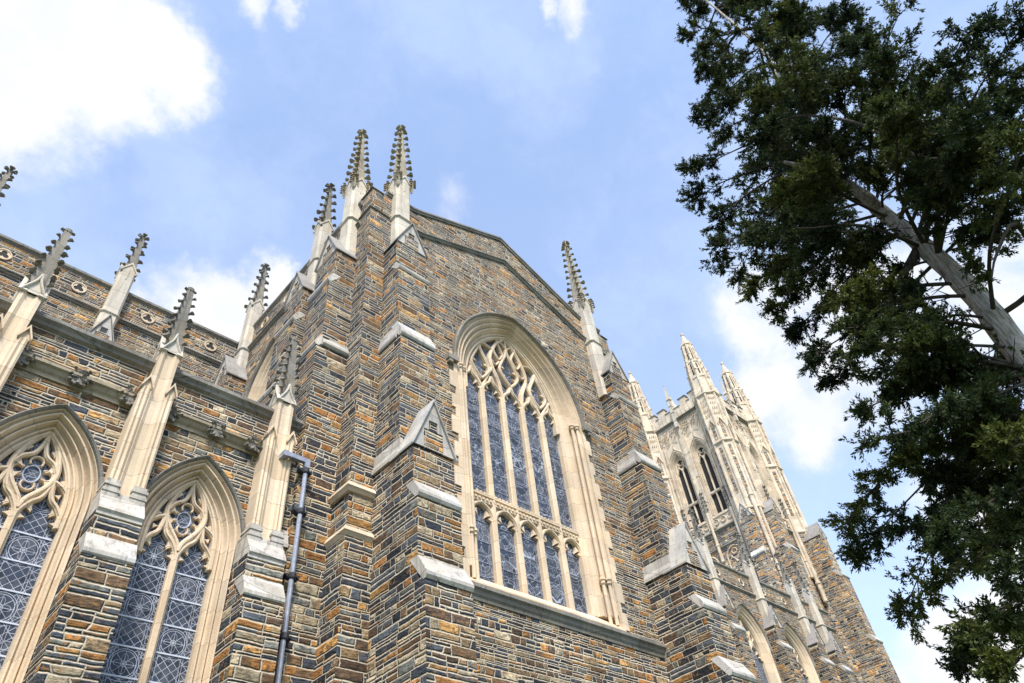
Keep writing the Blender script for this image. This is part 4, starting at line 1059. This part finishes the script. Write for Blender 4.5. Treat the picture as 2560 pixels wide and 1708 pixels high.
# ================================================================== CEDAR TREE
rng = np.random.default_rng(11)
TX = 8.0
def px3(x, y, hd):
    """a point seen at photo position (x, y), at horizontal distance hd; used only to take the crown's measurements"""
    c = ((x - 1280) / 1767.19, -(y - 854) / 1767.19, 1.0)
    v = np.array([sum(CR[i][j] * c[i] for i in range(3)) for j in range(3)]); return np.array((0, 0, 1.7)) + v * hd / math.hypot(v[0], v[1])
cedar = thing('cedar_tree', (TX, 0, 0), 'tall dark green cedar with pale bare trunk and ragged drooping boughs in the right foreground', 'tree')
tp = [np.array((TX + .15, -.28, 0.0)), np.array((TX + .05, -.10, 3.5)), px3(2585, 925, 8.0), px3(2440, 740, 8.0), px3(2290, 600, 8.0), px3(2190, 518, 8.0), px3(2100, 440, 8.05), px3(2040, 360, 8.1), px3(1960, 250, 8.2), px3(1900, 120, 8.2), np.array((TX + .1, .4, 20.5))]
trad = [.24, .19, .145, .130, .112, .092, .065, .05, .04, .03, .01]
def resample(pts, rad, k):
    out, ro = [], []
    P = [pts[0]] + list(pts) + [pts[-1]]
    for i in range(1, len(P) - 2):
        for j in range(k):
            t = j / k; out.append(.5 * (2 * P[i] + (P[i + 1] - P[i - 1]) * t + (2 * P[i - 1] - 5 * P[i] + 4 * P[i + 1] - P[i + 2]) * t * t + (3 * P[i] - P[i - 1] - 3 * P[i + 1] + P[i + 2]) * t ** 3))
            ro.append(rad[i - 1] * (1 - t) + rad[min(i, len(rad) - 1)] * t)
    out.append(pts[-1]); ro.append(rad[-1]); return out, ro
tps, trs = resample(tp, trad, 5)
m, t, b = new_mat('cedar_bark'); gg = t.n('ShaderNodeNewGeometry'); pv = gg.outputs['Position']
st = t.noise(t.vm('ADD', t.vm('MULTIPLY', pv, (24, 24, 2.2)), pv), 1.5, 7, .7)
t.lk(t.ramp(st, [(.30, (.10, .075, .055)), (.42, (.34, .28, .22)), (.52, (.58, .50, .42)), (.66, (.74, .68, .60))]), b.inputs['Base Color']); b.inputs['Roughness'].default_value = .9; bump(t, b, st, .05, 1)
M_BARK = m
M_TWIG = plain('cedar_twig', (.06, .045, .034), .9, 0, .4, 12)
def leaf_mat(name, stops, tl):
    m, t, b = new_mat(name); gg = t.n('ShaderNodeNewGeometry')
    a = t.n('ShaderNodeAttribute'); a.attribute_name = 'tone'; n = t.noise(gg.outputs['Position'], 1.4, 3)
    f = t.m('ADD', t.m('MULTIPLY', a.outputs['Fac'], .75), t.m('MULTIPLY', n, .35)); c = t.ramp(f, stops)
    t.lk(c, b.inputs['Base Color']); b.inputs['Roughness'].default_value = .65; b.inputs['Specular IOR Level'].default_value = .25
    tr = t.n('ShaderNodeBsdfTranslucent'); t.lk(c, tr.inputs[0]); ms = t.n('ShaderNodeMixShader'); ms.inputs[0].default_value = tl
    t.lk(b.outputs[0], ms.inputs[1]); t.lk(tr.outputs[0], ms.inputs[2])
    t.lk(ms.outputs[0], [x for x in t.t.nodes if x.type == 'OUTPUT_MATERIAL'][0].inputs[0]); return m
M_LEAF = leaf_mat('cedar_foliage', [(.1, (.010, .019, .009)), (.42, (.028, .046, .015)), (.68, (.075, .095, .020)), (1.0, (.17, .18, .035))], .3)
M_DEAD = leaf_mat('cedar_dead_sprays', [(.1, (.05, .022, .012)), (.6, (.13, .06, .03)), (1, (.2, .1, .05))], .2)
tk = MB(); tk.tube(tps, [r * (1 + .06 * math.sin(i * 2.1)) for i, r in enumerate(trs)], 14); trunk = tk.build('trunk', M_BARK, cedar, smooth=True)
fk = MB(); fp = [px3(2200, 530, 8.0), px3(2160, 490, 7.75), px3(2090, 452, 7.5), px3(2030, 425, 7.2), px3(1960, 405, 6.9)]; fps, frs = resample(fp, [.10, .085, .07, .05, .02], 4); fk.tube(fps, frs, 9); fk.build('bare_limb', M_BARK, trunk, smooth=True)

# limbs: from the trunk out to the tips of the boughs
sil = [(1650, -20), (1720, 95), (1770, 170), (1830, 225), (1880, 285), (1765, 290), (1820, 350), (1740, 425), (1740, 505), (1800, 560), (1800, 620), (1830, 685), (1880, 715), (1945, 775), (1990, 825), (2040, 885), (2090, 945), (2160, 1025),
       (2175, 1100), (2260, 1140), (2330, 1180), (2420, 1180), (2110, 1322), (2150, 1375), (2260, 1330), (2350, 1345), (2460, 1380), (2260, 1530), (2320, 1490), (2395, 1650), (2440, 1590), (2530, 1660),
       (1900, 420), (1960, 560), (2020, 650), (2090, 760), (2170, 860), (2250, 950), (2330, 1040), (1900, 100), (1960, 220), (2020, 330), (2100, 200), (2200, 300), (2250, 120), (2320, 420), (2350, 250), (2420, 360), (2450, 150), (2530, 300), (2560, 60), (2000, 60), (2120, 30),
       (2060, 560), (2140, 660), (2240, 780), (2340, 890), (2430, 980), (1880, 620), (2180, 430), (2530, 480), (2600, 200), (2620, 420), (2620, 1010), (2620, 1150), (2640, 1420), (2540, 1090), (2620, 1560), (2420, 1060), (2500, 1010), (2480, 1230), (2570, 1240), (2390, 1265), (2570, 1330), (2350, 1110), (2570, 950), (2300, 880), (2200, 760), (2120, 820), (1990, 730), (1930, 660), (2040, 600), (2400, 1380), (2500, 1450), (2230, 860), (2290, 930), (2160, 790), (2200, 920), (2110, 740)]
near = [(1980, 150), (2050, 330), (2150, 120), (2230, 260), (2330, 180), (2300, 330), (2420, 80), (2450, 280), (2530, 180), (1900, 230), (1930, 330), (2250, 30), (2010, 460), (1960, 30), (2560, 330), (2020, 240), (1850, 60), (2400, 420), (2520, 420), (1960, 480), (2540, 500), (1890, 560)]
limbs = [(px3(x, y, rng.uniform(5.6, 7.2)), 1) for x, y in near]
for x, y in sil:
    hd = rng.uniform(7.2, 8.3) if x < 2000 else rng.uniform(6.2, 9.2)
    limbs.append((px3(x, y, hd), 1))
for z in np.linspace(10.8, 19.5, 34):              # the rest of the crown, all round
    az = rng.uniform(0, 2 * math.pi); rr = rng.uniform(1.5, 2.9) * min(1, (21 - z) / 9)
    p = np.array((TX + .9 + .8 * rr * math.cos(az), rr * math.sin(az) * .9, z))
    limbs.append((p, 1))
lv, lf, tone = [], [], []; bv = MB()
def trunk_at(z):
    i = min(range(len(tps)), key=lambda k: abs(tps[k][2] - z)); return tps[i]
def spray_block(P, D, n, size, dead):
    """n flat scale-leaf sprays around points P along direction D"""
    k = len(P)
    th = rng.uniform(0, 2 * math.pi, k); ph = rng.normal(0, .55, k)
    d = D + np.stack([np.cos(th) * np.cos(ph), np.sin(th) * np.cos(ph), np.sin(ph) - .10], 1) * .75
    d /= np.linalg.norm(d, axis=1)[:, None]
    r = rng.normal(size=(k, 3)); s = np.cross(d, r); s /= np.linalg.norm(s, axis=1)[:, None]
    L = size * rng.uniform(.55, 1.35, k)[:, None]; W = L * rng.uniform(.13, .22, k)[:, None]
    q = np.stack([P, P + d * L * .45 + s * W, P + d * L, P + d * L * .40 - s * W], 1)
    return q.reshape(-1, 3)
blocks = {0: [], 1: []}; tones = {0: [], 1: []}
for tip, kind in limbs:
    zt = tip[2]; base = None
    ln0 = math.hypot(tip[0] - TX, tip[1]); zs = zt + rng.uniform(-.1, .35) * ln0
    base = trunk_at(max(3.0, min(19.5, zs))).copy()
    v = tip - base; ln = np.linalg.norm(v)
    if ln < .4: continue
    mid1 = base + v * .35 + np.array((rng.normal(0, .07), rng.normal(0, .07), .10 * ln)); mid2 = base + v * .70 + np.array((rng.normal(0, .08), rng.normal(0, .08), .07 * ln))
    lp, lr = resample([base, mid1, mid2, tip], [.013 + .006 * ln, .011 + .004 * ln, .010, .004], 5)
    bv.tube(lp, lr, 6)
    dead = 1 if (tip[1] < -.1 and abs(zt - 5.8) < .55 and tip[0] > 6.8 and rng.random() < .6) else 0
    nsub = int(8 + ln * 7.5); lp = np.array(lp)
    btone = rng.uniform(0, .55)
    for _ in range(nsub):
        f = 1 - rng.random() ** 1.2 * .86; idx = f * (len(lp) - 1); i0 = int(min(idx, len(lp) - 2)); p0 = lp[i0] + (lp[i0 + 1] - lp[i0]) * (idx - i0)
        axis = v / ln; th = rng.uniform(0, 2 * math.pi); rd = rng.normal(size=3); rd -= axis * rd.dot(axis); rd /= np.linalg.norm(rd); rd[2] *= .38
        d = axis * rng.uniform(.35, .9) + rd * rng.uniform(.4, 1.0); d /= np.linalg.norm(d)
        sl = rng.uniform(.22, .60) * (1.12 - .70 * f) * min(1.5, .55 + ln * .3) * (1.0 if zt > 9 else .80); p1 = p0 + d * sl * .5 + np.array((0, 0, -.02)); p2 = p0 + d * sl + np.array((0, 0, -.10 * sl))
        bv.tube([p0, p1, p2], [.009, .006, .003], 4)
        ntw = int(7 + sl * 22)
        for _ in range(ntw):
            g_ = rng.random() ** .7; q0 = p0 + (p2 - p0) * (.15 + .85 * g_); d2 = d * .7 + rng.normal(0, .55, 3); d2[2] -= .12; d2 /= np.linalg.norm(d2); tl = rng.uniform(.07, .18)
            if q0[0] < TX + .1 and 3.5 < q0[2] < 8.6 and abs(q0[1] - .06) < .25 and rng.random() < .90: continue
            n = int(rng.integers(23, 36)); tpar = rng.random(n)[:, None]; P = q0 + d2 * tl * tpar + rng.normal(0, .008, (n, 3))
            blocks[dead].append(spray_block(P, np.tile(d2, (n, 1)) * .9, n, .043, dead))
            base_t = btone + .35 * rng.random() + .12 * (1 if q0[2] > p0[2] else 0)
            tones[dead].append(np.clip(base_t + rng.normal(0, .10, n), 0, 1))
for P_, R_ in (([(2420, 420, 7.4), (2300, 395, 6.9), (2190, 330, 6.8), (2110, 300, 6.7), (1990, 290, 6.7), (1900, 330, 6.8)], [.035, .03, .025, .02, .013, .004]),
               ([(2600, 700, 7.8), (2540, 560, 7.0), (2490, 640, 6.8), (2480, 700, 6.7)], [.03, .022, .014, .004]),
               ([(2300, 610, 8.0), (2240, 720, 7.7), (2180, 830, 7.5), (2120, 900, 7.4)], [.06, .045, .03, .008])):
    pts_ = [trunk_at(px3(*P_[0])[2])] + [px3(*q) for q in P_]; ps_, rs_ = resample(pts_, [R_[0] * 1.1] + R_, 4); bv.tube(ps_, rs_, 7)
br_ob = bv.build('boughs', M_TWIG, cedar)
for key, nm, mt in ((0, 'foliage', M_LEAF), (1, 'dead_foliage', M_DEAD)):
    if not blocks[key]: continue
    V = np.concatenate(blocks[key]).astype(np.float32); nq = len(V) // 4
    me = bpy.data.meshes.new(nm); me.vertices.add(len(V)); me.vertices.foreach_set('co', V.ravel()); me.loops.add(len(V)); me.loops.foreach_set('vertex_index', np.arange(len(V), dtype=np.int32))
    me.polygons.add(nq); me.polygons.foreach_set('loop_start', np.arange(0, len(V), 4, dtype=np.int32)); me.polygons.foreach_set('loop_total', np.full(nq, 4, dtype=np.int32)); me.update()
    at = me.attributes.new('tone', 'FLOAT', 'FACE'); at.data.foreach_set('value', np.concatenate(tones[key]).astype(np.float32))
    me.materials.append(mt); ob = bpy.data.objects.new(nm, me); col.objects.link(ob); ob.parent = cedar; ob.matrix_parent_inverse = Matrix.Translation(-cedar.location)
    print('sprays', nm, nq)
